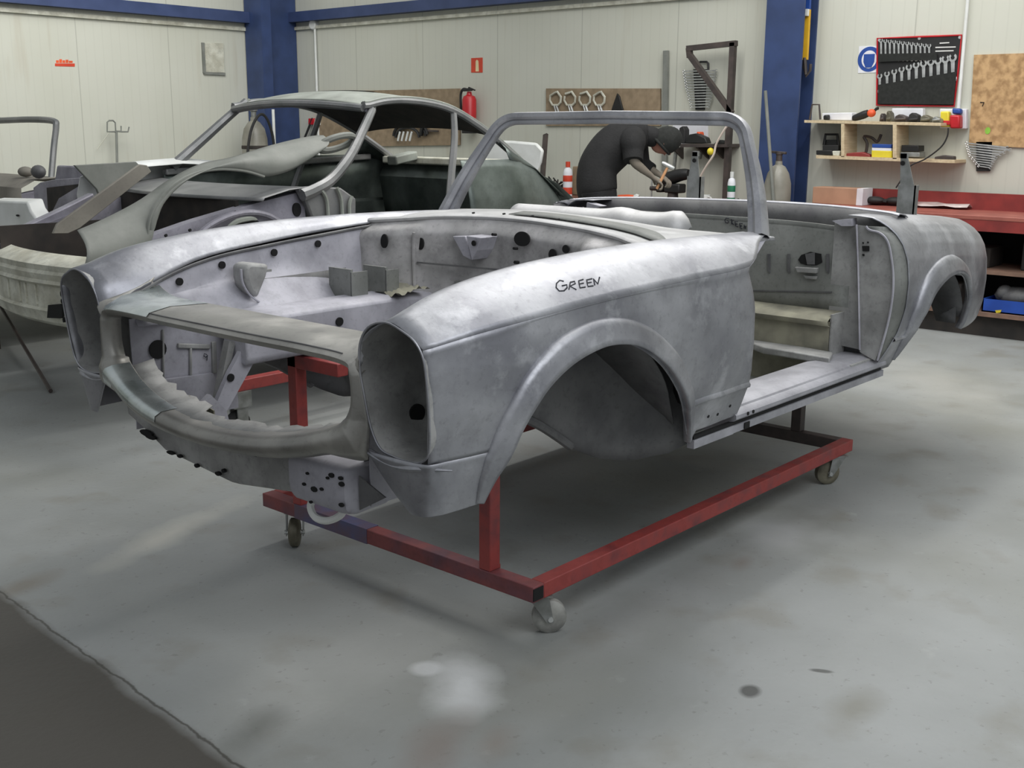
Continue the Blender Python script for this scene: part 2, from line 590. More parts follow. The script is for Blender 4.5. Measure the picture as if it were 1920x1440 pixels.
ya, yb = on(1500, 150, 'x', XB - 0.25).y, on(1430, 150, 'x', XB - 0.25).y
mbc = MB()
mbc.box((XB - 0.25, ya, FZ), (XB - 0.23, yb, 4.8)).box((XB - 0.02, ya, FZ), (XB, yb, 4.8))
mbc.box((XB - 0.24, (ya + yb)/2 - 0.01, FZ), (XB - 0.01, (ya + yb)/2 + 0.01, 4.8))
struct(mbc.build('trim_2', M['blue'], smooth=False))
zb0, zb1 = on(300, 29, 'y', YL - 0.1).z, on(300, 7, 'y', YL - 0.1).z
struct(MB().box((-5.5, YL - 0.12, zb0), (cx0 + 0.05, YL, zb1)).build('trim_3', M['beam'], smooth=False))
zc0, zc1 = on(600, 37, 'x', XB - 0.1).z, on(600, 18, 'x', XB - 0.1).z
struct(MB().box((XB - 0.12, yb - 0.02, zc0), (XB, cr_.y + 0.02, zc1)).build('trim_4', M['beam'], smooth=False))
zt = on(300, 42, 'y', YL - 0.02).z
struct(MB().box((-5.5, YL - 0.035, zt - 0.02), (cx0, YL, zt + 0.02)).build('trim_5', M['cream'], smooth=False))
zt2 = on(700, 42, 'x', XB - 0.02).z
struct(MB().box((XB - 0.035, yb, zt2 - 0.018), (XB, cr_.y, zt2 + 0.018)).build('trim_6', M['cream'], smooth=False))

# ================================================================== the silver roadster shell
car = thing('roadster_body', 'stripped bare-metal roadster body shell with open windscreen frame, standing on the red wheeled frame', 'car body', (1.7, 0, 0.47))
STEEL = M['steel']

def arr(*rows):
    xs = [r[0] for r in rows]
    return [cr(xs, [r[1][k][j] for r in rows]) for k in range(5) for j in range(2)]
_prof = arr(
    (-0.14, ((.592, .900), (.608, .965), (.700, 1.017), (.768, .998), (.812, .966))),
    (0.00, ((.575, .955), (.625, 1.022), (.700, 1.063), (.780, 1.035), (.838, .986))),
    (0.20, ((.605, 1.018), (.645, 1.068), (.700, 1.095), (.785, 1.062), (.855, 1.002))),
    (0.50, ((.625, 1.056), (.655, 1.096), (.705, 1.117), (.785, 1.082), (.860, 1.017))),
    (0.90, ((.642, 1.086), (.668, 1.114), (.715, 1.124), (.790, 1.092), (.864, 1.030))),
    (1.20, ((.655, 1.098), (.680, 1.116), (.722, 1.120), (.795, 1.093), (.866, 1.040))),
    (1.60, ((.660, 1.104), (.690, 1.110), (.720, 1.108), (.750, 1.102), (.790, 1.090))))
def prof(x):
    return [Vector((0, _prof[2*k](x), _prof[2*k+1](x))) for k in range(5)]

crz = cr([-.14, 0, .2, .5, .9, 1.2, 1.6], [.966, .986, 1.002, 1.017, 1.030, 1.040, 1.09])
cry = cr([-.14, 0, .2, .5, .9, 1.2, 1.6], [.812, .838, .855, .860, .864, .866, .79])

ARCH = [(0.058, 0.552), (0.07, 0.607), (0.096, 0.666), (0.131, 0.744), (0.193, 0.822), (0.284, 0.875), (0.39, 0.901), (0.483, 0.902), (0.584, 0.88), (0.692, 0.826), (0.799, 0.746), (0.913, 0.632), (1.034, 0.494)]
_ax = spline([(a, 0, b) for a, b in ARCH], 120)
AX = np.array([q.x for q in _ax])
AZ = np.array([q.z for q in _ax])
def arch_d(x, z):
    return float(np.min(np.hypot(AX - x, AZ - z)))
def side_y(x, z):
    y0 = cry(min(x, 1.2))
    t = z
    pr = np.interp(t, [.44, .50, .56, .62, .645, .70, .80, .90, .96, 1.0, 1.05], [-.115, -.095, -.070, -.046, -.034, -.016, .001, .006, .002, -.004, -.010])
    front = np.interp(x, [-.2, -.05, .10, .3], [-.006, -.003, 0, 0])
    fl = 0.0
    low = np.interp(x, [-.2, .0, .3], [.3, .6, 1.0])
    k2 = min(1.0, max(0.0, (z - .60)/.16))
    low += (1 - low)*k2*k2*(3 - 2*k2)
    return y0 + pr*low + front + fl

def band(curve_x, curve_z, yfun, s, widths, heights):
    """raised flare following a wheel opening; rows run from the outer ridge to the lip"""
    n = len(curve_x)
    P = [Vector((curve_x[k], 0, curve_z[k])) for k in range(n)]
    L_ = [0]
    for k in range(1, n):
        L_.append(L_[-1] + (P[k] - P[k-1]).length)
    rows = []
    for f, h in ((1.0, -.004), (.90, .30), (.80, .52), (.72, .60), (.45, .74), (.2, .88), (0, 1.0)):
        row = []
        for k in range(n):
            t = (P[min(k+1, n-1)] - P[max(k-1, 0)]).normalized()
            nn = Vector((-t.z, 0, t.x))
            u = L_[k]/L_[-1]
            wd_ = float(np.interp(u, *widths))
            hh = float(np.interp(u, *heights))
            q = P[k] + nn*wd_*f
            row.append(Vector((q.x, s*(yfun(q.x, q.z) + (hh*h if h > 0 else h)), q.z)))
        rows.append(row)
    return rows
FW_ = ([0, .08, .3, .7, .9, 1], [.022, .055, .070, .066, .040, .016])
FH_ = ([0, .1, .5, .85, 1], [.010, .030, .032, .028, .010])

def rim_x(z):
    return -.14 + (.85 - z) * .10

rear_edge = cr([.53, .56, .634, .72, .80, .936, 1.041, 1.06], [1.300, 1.300, 1.289, 1.262, 1.243, 1.224, 1.195, 1.19])
def bottom_z(x):
    if x < ARCH[0][0]:
        return .545
    if x >= ARCH[-1][0]:
        return .535
    return float(np.interp(x, AX[:], AZ[:]))

RIM = [(.700, 1.017), (.755, 1.002), (.792, .982), (.812, .950), (.817, .900), (.817, .830), (.812, .755), (.800, .713), (.775, .692), (.735, .685), (.680, .688), (.636, .700), (.610, .750), (.598, .830), (.592, .900), (.604, .958), (.640, 1.000)]
def rim_pts(s, n=64):
    return [Vector((rim_x(q.z), s*q.y, q.z)) for q in spline([(0, a, b) for a, b in RIM], n, True)]

for s in (-1, 1):
    near = s < 0
    mb = MB()
    # crown of the wing: inner gutter -> crown -> crease
    rows = []
    for i in range(46):
        u = i / 45
        row = []
        for j in range(15):
            t = j / 14
            x1 = 1.195 + .372 * min(1.0, (1 - t)/.45)**.85
            x = -.14 + u * (x1 + .14)
            if i == 0:
                pr = prof(-.14)
                q = spline(pr, 15)[j]
                row.append(Vector((rim_x(q.z), s*q.y, q.z)))
            else:
                q = spline(prof(x), 15)[j]
                row.append(Vector((x, s*q.y, q.z)))
        rows.append(row)
    mb.grid(rows)
    # side of the wing below the crease, with the wheel opening cut by its lip
    XA, XZ = ARCH[0][0], ARCH[-1][0]
    us = list(np.linspace(XA, XA + .05, 8)) + list(np.linspace(XA + .06, XZ - .10, 56)) + list(np.linspace(XZ - .09, XZ, 18)) + list(np.linspace(XZ + .012, 1.2, 14))
    NZ = 40
    rows = []
    for x in us:
        row = []
        zt_ = crz(x)
        zb_ = bottom_z(x)
        for j in range(NZ):
            tt = (j / (NZ - 1))**1.5
            z = zb_ + (zt_ - zb_) * tt
            xx = x
            if x > 1.0:
                xx = 1.0 + (x - 1.0) / .2 * (rear_edge(z) - 1.0)
            row.append(Vector((xx, s*side_y(xx, z) if not (j == NZ-1) else s*cry(x), z)))
        rows.append(row)
    mb.grid(rows)
    ZL = [bottom_z(XA) + (crz(XA) - bottom_z(XA))*(j/(NZ - 1))**1.5 for j in range(NZ)]
    jb = max(k for k in range(NZ) if ZL[k] <= .690)
    # beside the lamp
    rows = []
    for i in range(10):
        row = []
        for j in range(jb, NZ):
            t = (ZL[j] - ZL[jb])/(ZL[-1] - ZL[jb])
            x = rim_x(ZL[jb] + t*.28) + i/9*(XA - rim_x(ZL[jb] + t*.28))
            z = ZL[jb] + t*(crz(x) - ZL[jb])
            row.append(Vector((x, s*side_y(x, z) if j < NZ-1 else s*cry(x), z)))
        rows.append(row)
    mb.grid(rows)
    # rounded lower corner under the lamp, wrapping to the front
    rows = []
    for j in range(jb + 1):
        z = ZL[j]
        t = (z - ZL[0])/(ZL[jb] - ZL[0])
        tuck = .012*(1 - t)**2
        inn = np.interp(z, [.545, .60, .69], [.728, .675, .600])
        xf = rim_x(z) - .012 + tuck
        row = [Vector((x, s*side_y(x, z), z)) for x in np.linspace(XA, -.07, 6)]
        yo = side_y(-.08, z)
        wdt_ = yo - inn
        q_ = 1 - .55*t*t
        pl = [(-.07, s*side_y(-.07, z), z), (xf + .004 + .026*q_, s*(yo - .05*wdt_*q_), z), (xf + .010*q_, s*(yo - .16*wdt_), z), (xf, s*(yo - .36*wdt_), z), (xf - .003, s*(yo - .68*wdt_), z), (xf, s*inn, z)]
        row += spline(pl, 18)[1:]
        rows.append(row)
    mb.grid(rows)
    frows = band(AX, AZ, side_y, s, FW_, FH_)
    mb.grid(frows)
    # lip under the lamp
    wing = mb.build('front_wing', STEEL, car, ang=28, solid=.004)
    WINGEDGE = [Vector(q) for q in mb.v[45*15 + 7:45*15 + 15]]
    EDGES = globals().setdefault('EDGES', {})
    EDGES[s] = WINGEDGE
    if near:
        wing['label'] = 'front wing carrying the word GREEN in marker'
        NEARWING = mb
    # wheel arch return flange
    fl = MB()
    lip = frows[-1]
    cx_ = .47
    inner = []
    for q in lip:
        dr = Vector((q.x - cx_, 0, q.z - .52)).normalized()
        inner.append(q + dr*.018 + Vector((0, -s*.035, 0)))
    fl.grid([lip, [ (a+b)/2 + Vector((0, -s*.008, 0)) for a, b in zip(lip, inner)], inner])
    fl.build('wheel_arch_flange', STEEL, car, solid=.003)
    # moulding low on the wing behind the wheel
    mo = MB()
    pts = [(x, s*(side_y(x, .64) + .004), .644 + (.003 if x > 1 else 0)) for x in np.linspace(.925, rear_edge(.64) - .004, 9)]
    rows = [[Vector(q) + Vector((0, s*dy, dz)) for q in pts] for dy, dz in ((-.006, .020), (.004, .012), (.010, .002), (.008, -.006), (-.004, -.010))]
    mo.grid(rows)
    mo.build('sill_moulding', STEEL, car, ang=60)
    # lamp bowl
    R0 = rim_pts(s)
    cen = Vector((-.14, s*.705, .85))
    rows = []
    for dx, sc_ in ((0, 1), (.012, .985), (.06, .95), (.14, .93), (.20, .90), (.212, .84)):
        rows.append([Vector((q.x + dx, cen.y + (q.y - cen.y)*sc_, cen.z + (q.z - cen.z)*sc_)) for q in R0])
    mb2 = MB().grid(rows, close_v=True)
    mb2.add(rows[-1], [tuple(range(len(R0)))])
    bowl = mb2.build('lamp_bowl', M['dusty'], car, ang=50)
    hc = Vector((.014, s*.6165, .757))
    MB().disc(hc, (-.12, s, 0), .0235, thick=.006).build('lamp_bowl_hole', M['hole'], bowl)
    lipc = [q for q in R0]
    MB().tube([q + Vector((-.002, 0, 0)) for q in lipc], .0028, 6, closed=True).build('lamp_rim', STEEL, car)
    und = [Vector((rim_x(.685) - .006 + (.05 if k > 8 else 0)*(k-8)/3, s*(.60 + .021*k), .684 - .012*math.sin(math.pi*min(k, 8)/8) - .001*k)) for k in range(12)]
    MB().tube(und, [.010]*8 + [.008, .006, .004, .002], 8).build('lamp_lip', STEEL, car)

# ---------------- nose panel round the grille opening
def bow(y, c=.05):
    return -.150 - c * max(0, 1 - (y/.56)**2)
OPEN = [(.535, .893), (.40, .902), (.20, .904), (0, .905), (-.20, .904), (-.40, .902), (-.535, .893), (-.556, .865), (-.556, .80), (-.535, .755), (-.50, .733), (-.40, .700), (-.25, .672), (-.10, .660), (0, .657), (.10, .660), (.25, .672), (.40, .700), (.50, .733), (.535, .755), (.556, .80), (.556, .865)]
NR = 132
op = spline([(0, a, b) for a, b in OPEN], NR, True)
def outer(q):
    """outer edge of the nose panel matching a point of the opening"""
    y, z = q.y, q.z
    top = np.interp(z, [.865, .893], [0, 1]) if abs(y) < .57 else 0
    return None
rows = [[], [], [], [], [], []]
for q in op:
    y, z = q.y, q.z
    a = abs(y)
    sgn = 1 if y > 0 else -1
    if z > .88:      # top bar: lip, face, then back to the bonnet edge
        k = max(0.0, (a - .42) / .12)
        yl = y * 1.02
        rows[0].append(Vector((bow(y, .03) + .045, y*.985, z - .006)))
        rows[1].append(Vector((bow(y, .03) + .006, y, z)))
        rows[2].append(Vector((bow(y, .03) - .006, yl, z + .014)))
        rows[3].append(Vector((bow(y, .03) + .006, yl*1.01, z + .024)))
        rows[4].append(Vector((bow(y, .03)*.5 - .01, yl*1.03, z + .034 + .012*k)))
        rows[5].append(Vector((.035 + .01*k, y*1.05, .932 + .028*min(1, k)**2)))
    elif z < .76:    # bottom bar, rounded face
        kk = min(1, max(0, (a - .47) / .08))
        b0 = bow(y, .075)
        h = .040 + .012*(a/.5)
        rows[0].append(Vector((b0 + .055, y*.98, z + .002)))
        rows[1].append(Vector((b0 + .004, y, z)))
        rows[2].append(Vector((b0 - .016, y*1.005 + sgn*.02*kk, z - .010)))
        rows[3].append(Vector((b0 - .018, y*1.01 + sgn*.04*kk, z - h*.6 + .01*kk)))
        rows[4].append(Vector((b0 - .006, y*1.015 + sgn*.06*kk, z - h - .012*kk)))
        rows[5].append(Vector((b0 + .020, y*1.015 + sgn*.075*kk, z - h - .010 - .03*kk)))
    else:            # cheeks beside the opening, to the inner rim of the lamps
        yr = sgn * np.interp(z, [.70, .75, .83, .90], [.630, .608, .598, .592])
        b0 = bow(y)
        f = 1.0
        rows[0].append(Vector((b0 + .045, y - sgn*.008, z)))
        rows[1].append(Vector((b0 + .006, y, z)))
        rows[2].append(Vector((b0 - .004, y + (yr - y)*.25, z)))
        rows[3].append(Vector((b0 - .006, y + (yr - y)*.55, z)))
        rows[4].append(Vector((rim_x(z) - .006, y + (yr - y)*.85, z)))
        rows[5].append(Vector((rim_x(z), yr, z)))
MB().grid(rows, close_v=True).build('nose_panel', M['nose'], car, ang=60, solid=.003)
seam = [rows[3][i] + Vector((-.001, 0, .001)) for i, q in enumerate(op) if q.z > .893 and abs(q.y) < .53]
seam.sort(key=lambda q: q.y)
MB().tube(seam, .0022, 5).build('nose_crease', M['under'], car)
for s in (-1, 1):
    # upper corner of the nose blending up into the lamp pod and the wing
    a = [(-.150, s*.548, .905), (-.110, s*.56, .925), (-.04, s*.555, .935), (.035, s*.555, .955)]
    b = [(rim_x(.88), s*.592, .875), (rim_x(.93), s*.594, .925), (-.06, s*.582, .935), (.03, s*.580, .972)]
    c = [(rim_x(.90), s*.592, .90), (-.10, s*.588, .935), (-.03, s*.578, .958), (.04, s*.582, .985)]
    MB().grid([spline(a, 10), spline([(Vector(p)+Vector(q))/2 + Vector((0, 0, -.004)) for p, q in zip(a, b)], 10), spline(b, 10), spline(c, 10)]).build('nose_corner', M['nose'], car, ang=80, solid=.002)
# freshly tinned repair sections on the far end of both bars
def sub_strip(name, y0, y1, idx, grow):
    rr = [[], [], [], []]
    sel = [i for i, q in enumerate(op) if y0 <= q.y <= y1 and ((q.z > .88) if idx else (q.z < .76))]
    out = []
    for k in range(0, 6):
        out.append([rows[k][i] + Vector((-grow, 0, grow)) for i in sel])
    return MB().grid(out).build(name, M['solder'], car, ang=60)
sub_strip('tinned_patch', .24, .54, True, .003)
sub_strip('tinned_patch', .16, .52, False, .003)
# dusty ledge behind the lower bar, with a torn inner edge
random.seed(3)
led = [[], [], []]
for k in range(41):
    y = -.50 + k * .025
    z = np.interp(abs(y), [0, .25, .40, .50], [.657, .672, .70, .733])
    dep = .06 + (.035 if y > .1 else 0) + random.uniform(-.012, .012)
    b0 = bow(y, .075)
    led[0].append(Vector((b0 + .03, y, z - .003)))
    led[1].append(Vector((b0 + .03 + dep*.5, y, z + .004)))
    led[2].append(Vector((b0 + .03 + dep, y, z + .008 + random.uniform(-.004, .004))))
MB().grid(led).build('grille_ledge', M['dusty'], car, solid=.003)

# ---------------- front cross member and its bracket, seen under the nose
cm = []
for (dx, zt1) in ((.0, 0),):
    pass
rws = []
for k in range(25):
    y = .56 - k * (.84/24)
    zb_ = np.interp(y, [-.3, 0, .35, .45, .56], [.497, .462, .485, .525, .56])
    ztop = np.interp(y, [-.3, 0, .3, .56], [.63, .62, .635, .68])
    x = -.105 + .03*abs(y)
    rws.append([Vector((x + .05, y, ztop)), Vector((x, y, ztop - .015)), Vector((x - .012, y, (ztop*.6 + zb_*.4))), Vector((x - .006, y, zb_ + .012)), Vector((x + .02, y, zb_)), Vector((x + .10, y, zb_))])
crossm = MB().grid(rws).build('front_cross_member', M['dusty'], car, ang=60, solid=.003)
rnd = random.Random(5)
for (yy, zz, a_, b_) in ((.435, .535, .035, .010), (.41, .527, .03, .007), (.30, .50, .02, .005), (.25, .50, .012, .005), (.16, .49, .01, .006), (-.08, .585, .03, .006), (-.13, .58, .01, .004), (.05, .49, .012, .006), (.02, .505, .008, .006)):
    xx = -.105 + .03*abs(yy) - .012
    MB().disc((xx - .003, yy, zz), (-1, 0, 0), a_, b_, 9, thick=.008).build('rust_hole', M['hole'], crossm)
br = MB()
bx = []
for dy, sc_ in ((0, .86), (.006, .97), (.02, 1), (.20, 1), (.226, .97), (.235, .86)):
    c = Vector((0, 0, .562))
    ring = []
    for (x, z) in ((-.125, .50), (-.135, .515), (-.140, .545), (-.140, .60), (-.134, .618), (-.115, .626), (.0, .626), (.0, .498), (-.10, .494)):
        ring.append(Vector((x*sc_ if x < -.05 else x, -.285 - dy, .562 + (z - .562)*sc_)))
    bx.append(ring)
br.grid(bx, close_v=True)
br.add(bx[0], [tuple(range(9))])
br.add(bx[-1], [tuple(range(9))[::-1]])
brk = br.build('bumper_bracket', M['bay'], car, ang=50)
for (yy, zz, r1) in ((-.375, .585, .006), (-.36, .553, .007), (-.40, .548, .012), (-.43, .555, .007), (-.385, .51, .006), (-.47, .60, .010), (-.505, .60, .008), (-.508, .585, .010), (-.505, .53, .009), (-.455, .59, .006)):
    MB().disc((-.139, yy, zz), (-1, 0, 0), r1, r1*.6, 8, thick=.005).build('bolt_hole', M['hole'], brk)
# triangular gusset between bracket and wing, towing hook
MB().prism([(-.10, -.525, .60), (-.10, -.525, .51), (-.08, -.60, .555)], (.004, 0, 0)).build('gusset', M['under'], car, smooth=False)
hk = spline([(-.09, -.335, .50), (-.10, -.33, .475), (-.105, -.355, .452), (-.10, -.40, .452), (-.09, -.44, .475), (-.08, -.445, .50)], 24)
MB().tube(hk, [.010]*24, 8).build('towing_hook', M['white'], car)
tri = ons([(245, 752), (318, 742), (322, 790), (262, 778)], 'x', -.09)
MB().prism(tri, (.01, 0, 0)).build('far_gusset', M['hole'], car, smooth=False)
fl_ = ons([(315, 740), (355, 742), (400, 770), (405, 812), (360, 812), (325, 790)], 'x', -.085)
MB().prism(fl_, (.004, 0, 0)).build('filler_patch', M['dust'], car, smooth=False)

# ---------------- engine bay
zg = cr([-.15, -.05, .07, .27, .49, .72, .98, 1.2], [.905, .94, .985, 1.028, 1.05, 1.068, 1.086, 1.093])
for s in (-1, 1):
    mb = MB()
    rws = []
    for k in range(30):
        x = -.06 + k * (1.10/29)
        yg_ = _prof[0](x)
        # wheel housing swells inwards
        sw = .10*math.exp(-((x - .50)/.26)**2)
        zr = .845
        col = [Vector((x, s*(yg_ - .004), zg(x) - .006)), Vector((x, s*(yg_ - .010), zg(x) - .03)), Vector((x, s*(yg_ - .016), zg(x) - .08)), Vector((x, s*(yg_ - .02 - sw*.3), .93)), Vector((x, s*(yg_ - .03 - sw*.8), .875)), Vector((x, s*(yg_ - .05 - sw), zr))]
        rws.append(spline(col, 14))
    mb.grid(rws)
    iw = mb.build('inner_wing', M['bay'], car, ang=60, solid=.003)
    # drip gutter along the bonnet edge
    g = [Vector((x, s*(_prof[0](x) - .012), zg(x) - .004)) for x in np.linspace(-.02, 1.0, 30)]
    MB().tube(g, .0055, 6).build('bonnet_gutter', M['under'], car)
    pxs = ((330, 527), (417, 497), (519, 474), (604, 458))
    for q in pxs:
        p = on(q[0], q[1], 'y', .592)
        MB().disc((p.x, s*(_prof[0](p.x) - .017), p.z), (0, -s, 0), .0125, thick=.006).build('round_hole', M['hole'], iw)
    # box-section longitudinal member
    lm = MB()
    prof_l = [(.50, .862), (.40, .858), (.37, .845), (.365, .72), (.38, .70), (.48, .70)]
    rws = []
    for k in range(16):
        x = .22 + k * (1.0/15)
        dz = -.02*max(0, (x - .9)/.3)
        rws.append([Vector((x, s*a, b + dz)) for a, b in prof_l])
    lm.grid(rws)
    lm.add(rws[0], [tuple(range(6))])
    rail = lm.build('chassis_leg', M['bay'], car, ang=40, bevel=.008)
    p = on(636, 603, 'y', .365)
    MB().disc((p.x, s*.366, p.z), (0, -s, 0), .015, thick=.006).build('leg_hole', M['hole'], rail)
    # panel beside the radiator, with pressed ribs
    ip = MB().box((-.08, s*.545 - .002, .52), (.30, s*.545 + .002, .87)).build('radiator_side_panel', M['bay'], car, smooth=False)
    if s > 0:
        p = on(295, 655, 'y', .54)
        MB().disc(p, (0, -1, 0), .030, thick=.005).build('side_panel_hole', M['hole'], ip)
        for (x0, y0, x1, y1, t) in ((333, 648, 393, 650, .012), (357, 652, 357, 705, .006), (338, 722, 405, 716, .008), (305, 618, 306, 712, .005), (400, 640, 402, 700, .012)):
            MB().beam(on(x0, y0, 'y', .538), on(x1, y1, 'y', .538), .012, t*1.3, (0, 0, 1) if abs(x1-x0) > 10 else (1, 0, 0)).build('pressed_rib', M['dusty'], ip, bevel=.003)
        d9 = [on(a, b, 'y', .536) for a, b in ((388, 665), (383, 663), (382, 668), (386, 670), (389, 666), (388, 676))]
        MB().tube(d9, .0015, 5).build('marker_nine', M['ink'], ip)
        # leaning web between leg and nose
        lw = ons([(498, 640), (470, 625), (430, 700), (400, 770), (425, 772)], 'y', .40)
        web = MB().prism(lw, (0, .02, 0)).build('front_web', M['bay'], car, smooth=False)
        MB().disc(on(432, 708, 'y', .398), (0, -1, 0), .013, thick=.004).build('web_hole', M['hole'], web)
        lw = ons([(405, 765), (430, 640), (442, 640), (415, 765)], 'y', .43)
        MB().prism(lw, (0, .03, 0)).build('slanted_post', M['dusty'], car, smooth=False)
        fo = ons([(290, 715), (400, 700), (415, 745), (335, 762)], 'y', .52)
        MB().prism(fo, (0, .02, 0)).build('lower_shelf', M['bay'], car, smooth=False)
        fo = ons([(360, 775), (395, 740), (425, 770), (430, 790), (350, 790)], 'y', .36)
        MB().prism(fo, (0, .02, 0)).build('lower_foot', M['bay'], car, smooth=False)
    else:
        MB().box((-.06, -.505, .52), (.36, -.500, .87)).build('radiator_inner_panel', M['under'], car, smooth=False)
# spring tower and brackets on the far inner wing
tw = MB()
tw.prism(ons([(461, 500), (472, 493), (506, 496), (500, 520), (484, 560), (470, 548), (462, 525)], 'y', .50), (0, .08, 0))
tw.build('spring_tower', M['dusty'], car, bevel=.012)
wd_ = spline(ons([(452, 505), (455, 530), (468, 552), (486, 566)], 'y', .515), 14)
MB().tube(wd_, .004, 6).build('tower_flange', M['bay'], car)
MB().box((.40, .555, .965), (.47, .585, .973)).build('tower_bracket', M['dusty'], car, smooth=False)
for (x0, y0, ww) in ((.74, .53, .075), (.87, .49, .06)):
    hb = MB()
    rws = []
    for k in range(9):
        a = math.pi*(.5 + k/8)
        rws.append([Vector((x0 + ww*math.cos(a)*.5 + ww*.5, y0 - .02*k/8, .85 )), Vector((x0 + ww*math.cos(a)*.5 + ww*.5, y0 - ww*math.sin(a)*.6, .95)), ])
    hb.box((x0, y0 - .07, .84), (x0 + .01, y0 + .05, .955)).box((x0, y0 - .075, .84), (x0 + ww, y0 - .068, .945))
    hb.build('support_bracket', M['cabin'], car, smooth=False)

# bulkhead: set-back outer bays and flat centre, under the scuttle lip
lipx = cr([-.70, -.60, -.40, -.20, 0, .20, .40, .60, .70], [.99, 1.02, 1.12, 1.19, 1.215, 1.19, 1.12, 1.02, .99])
lipz = cr([-.70, -.60, -.42, -.12, .13, .38, .55, .70], [1.090, 1.094, 1.109, 1.122, 1.132, 1.129, 1.115, 1.102])
wsz = cr([-.74, -.54, -.32, -.14, .07, .34, .61, .74], [1.098, 1.097, 1.096, 1.106, 1.116, 1.126, 1.120, 1.116])
rws = []
for k in range(41):
    y = -.66 + k * (1.32/40)
    a = abs(y)
    x = lipx(y) - .040 - .035*min(1, max(0, (a - .44)/.03))
    if -.42 < y < -.26:
        x -= .05*math.sin(math.pi*(y + .42)/.16)
    z0 = lipz(y)
    lx = lipx(y)
    col = [Vector((lx + .004, y, z0 - .010)), Vector((lx - .006, y, z0 - .022)), Vector((x + .018, y, z0 - .040)), Vector((x + .002, y, z0 - .060)), Vector((x, y, z0 - .08)), Vector((x, y, .98)), Vector((x - .004, y, .90)), Vector((x, y, .72)), Vector((x + .12, y, .55))]
    rws.append(spline(col, 24))
fw_ = MB().grid(rws).build('bulkhead', M['bulk'], car, ang=40, solid=.003)
for (px, py, r1, r2, xx) in ((722, 452, .018, .026, None), (790, 457, .016, .022, None), (980, 448, .036, .026, None), (1037, 477, .016, .019, None), (1062, 467, .014, .014, None), (1035, 496, .014, .008, None), (738, 528, .022, .026, None), (713, 520, .010, .010, None)):
    xx = 1.10
    for _k in range(6):
        yy_ = on(px, py, 'x', xx).y
        xx = lipx(yy_) - .042 - .035*min(1, max(0, (abs(yy_) - .44)/.03)) - (.05*math.sin(math.pi*(yy_ + .42)/.16) if -.42 < yy_ < -.26 else 0)
    xx -= .010
    MB().disc(on(px, py, 'x', xx), (-1, 0, .1), r1, r2, thick=.006).build('bulkhead_hole', M['hole'], fw_)
for (px, py, r1) in ((970, 466, .005), (972, 492, .006), (744, 506, .005), (930, 440, .005), (1008, 505, .007), (1045, 508, .009)):
    MB().disc(on(px, py, 'x', 1.02 if px > 1000 else (1.145 if px > 800 else 1.02)), (-1, 0, .1), r1, thick=.02).build('bolt_hole', M['hole'], fw_)
MB().tube(spline(ons([(776, 436), (775, 480), (777, 540)], 'x', 1.03), 8), .006, 6).build('bulkhead_step', M['bulk'], fw_)
MB().disc(on(1018, 425, 'z', 1.10), (-.5, 0, 1), .045, .03, thick=.006).build('bulkhead_slot', M['hole'], fw_)
MB().prism(ons([(1085, 476), (1116, 478), (1112, 486), (1088, 486)], 'x', .985), (-.005, 0, 0)).build('bulkhead_slot', M['hole'], fw_, smooth=False)
MB().beam(on(782, 492, 'x', 1.045), on(960, 508, 'x', 1.155), .006, .006).build('bulkhead_seam', M['under'], fw_, smooth=False)
MB().box((1.10, -.30, .885), (1.16, .30, .895)).build('bulkhead_rib', M['cabin'], fw_, bevel=.003)
bk = MB()
q = [on(848, 443, 'x', 1.09), on(872, 443, 'x', 1.09), on(884, 488, 'x', 1.09), on(868, 480, 'x', 1.09)]
bk.prism(q, (.06, 0, 0))
q = [on(874, 442, 'x', 1.07), on(902, 446, 'x', 1.07), on(894, 470, 'x', 1.07), on(884, 488, 'x', 1.07)]
bk.prism(q, (.09, 0, 0))
bkt = bk.build('bulkhead_bracket', M['bay'], car, smooth=False, bevel=.003)
MB().disc(on(889, 456, 'x', 1.066), (-1, 0, 0), .010, thick=.004).build('bracket_hole', M['hole'], bkt)
MB().box((.98, -.50, .70), (1.2, .62, .80)).build('bulkhead_toe', M['bulk'], car, bevel=.02)
dz_ = []
rr = random.Random(2)
for k in range(12):
    dz_.append([Vector((.86 + .014*k, .34 + .02*j, .852 + .018*rr.random() + .02*math.exp(-((k-8)/4)**2))) for j in range(12)])
MB().grid(dz_).build('settled_debris', M['dust'], car, ang=80)

# scuttle: lip, cowl panel with ventilation slot, windscreen base
wsx = cr([-.74, -.60, -.30, 0, .30, .60, .74], [1.50, 1.535, 1.59, 1.61, 1.59, 1.535, 1.50])
rws = []
for k in range(41):
    y = -.665 + k*(1.33/40)
    f = [Vector((lipx(y) + .0, y, lipz(y) - .014)), Vector((lipx(y) - .004, y, lipz(y) - .002)), Vector((lipx(y) + .02, y, lipz(y) + .004)), Vector((lipx(y) + .045, y, lipz(y) - .004))]
    g = [Vector((lipx(y) + .10, y, lipz(y) - .006)), Vector((lipx(y) + (wsx(y) - lipx(y))*.55, y, (lipz(y) + wsz(y))/2 + .004)), Vector((wsx(y), y, wsz(y)))]
    rws.append(spline(f, 8) + spline([f[-1]] + g, 14)[1:])
sct = MB().grid(rws).build('scuttle_panel', M['scuttle'], car, ang=50, solid=.003)
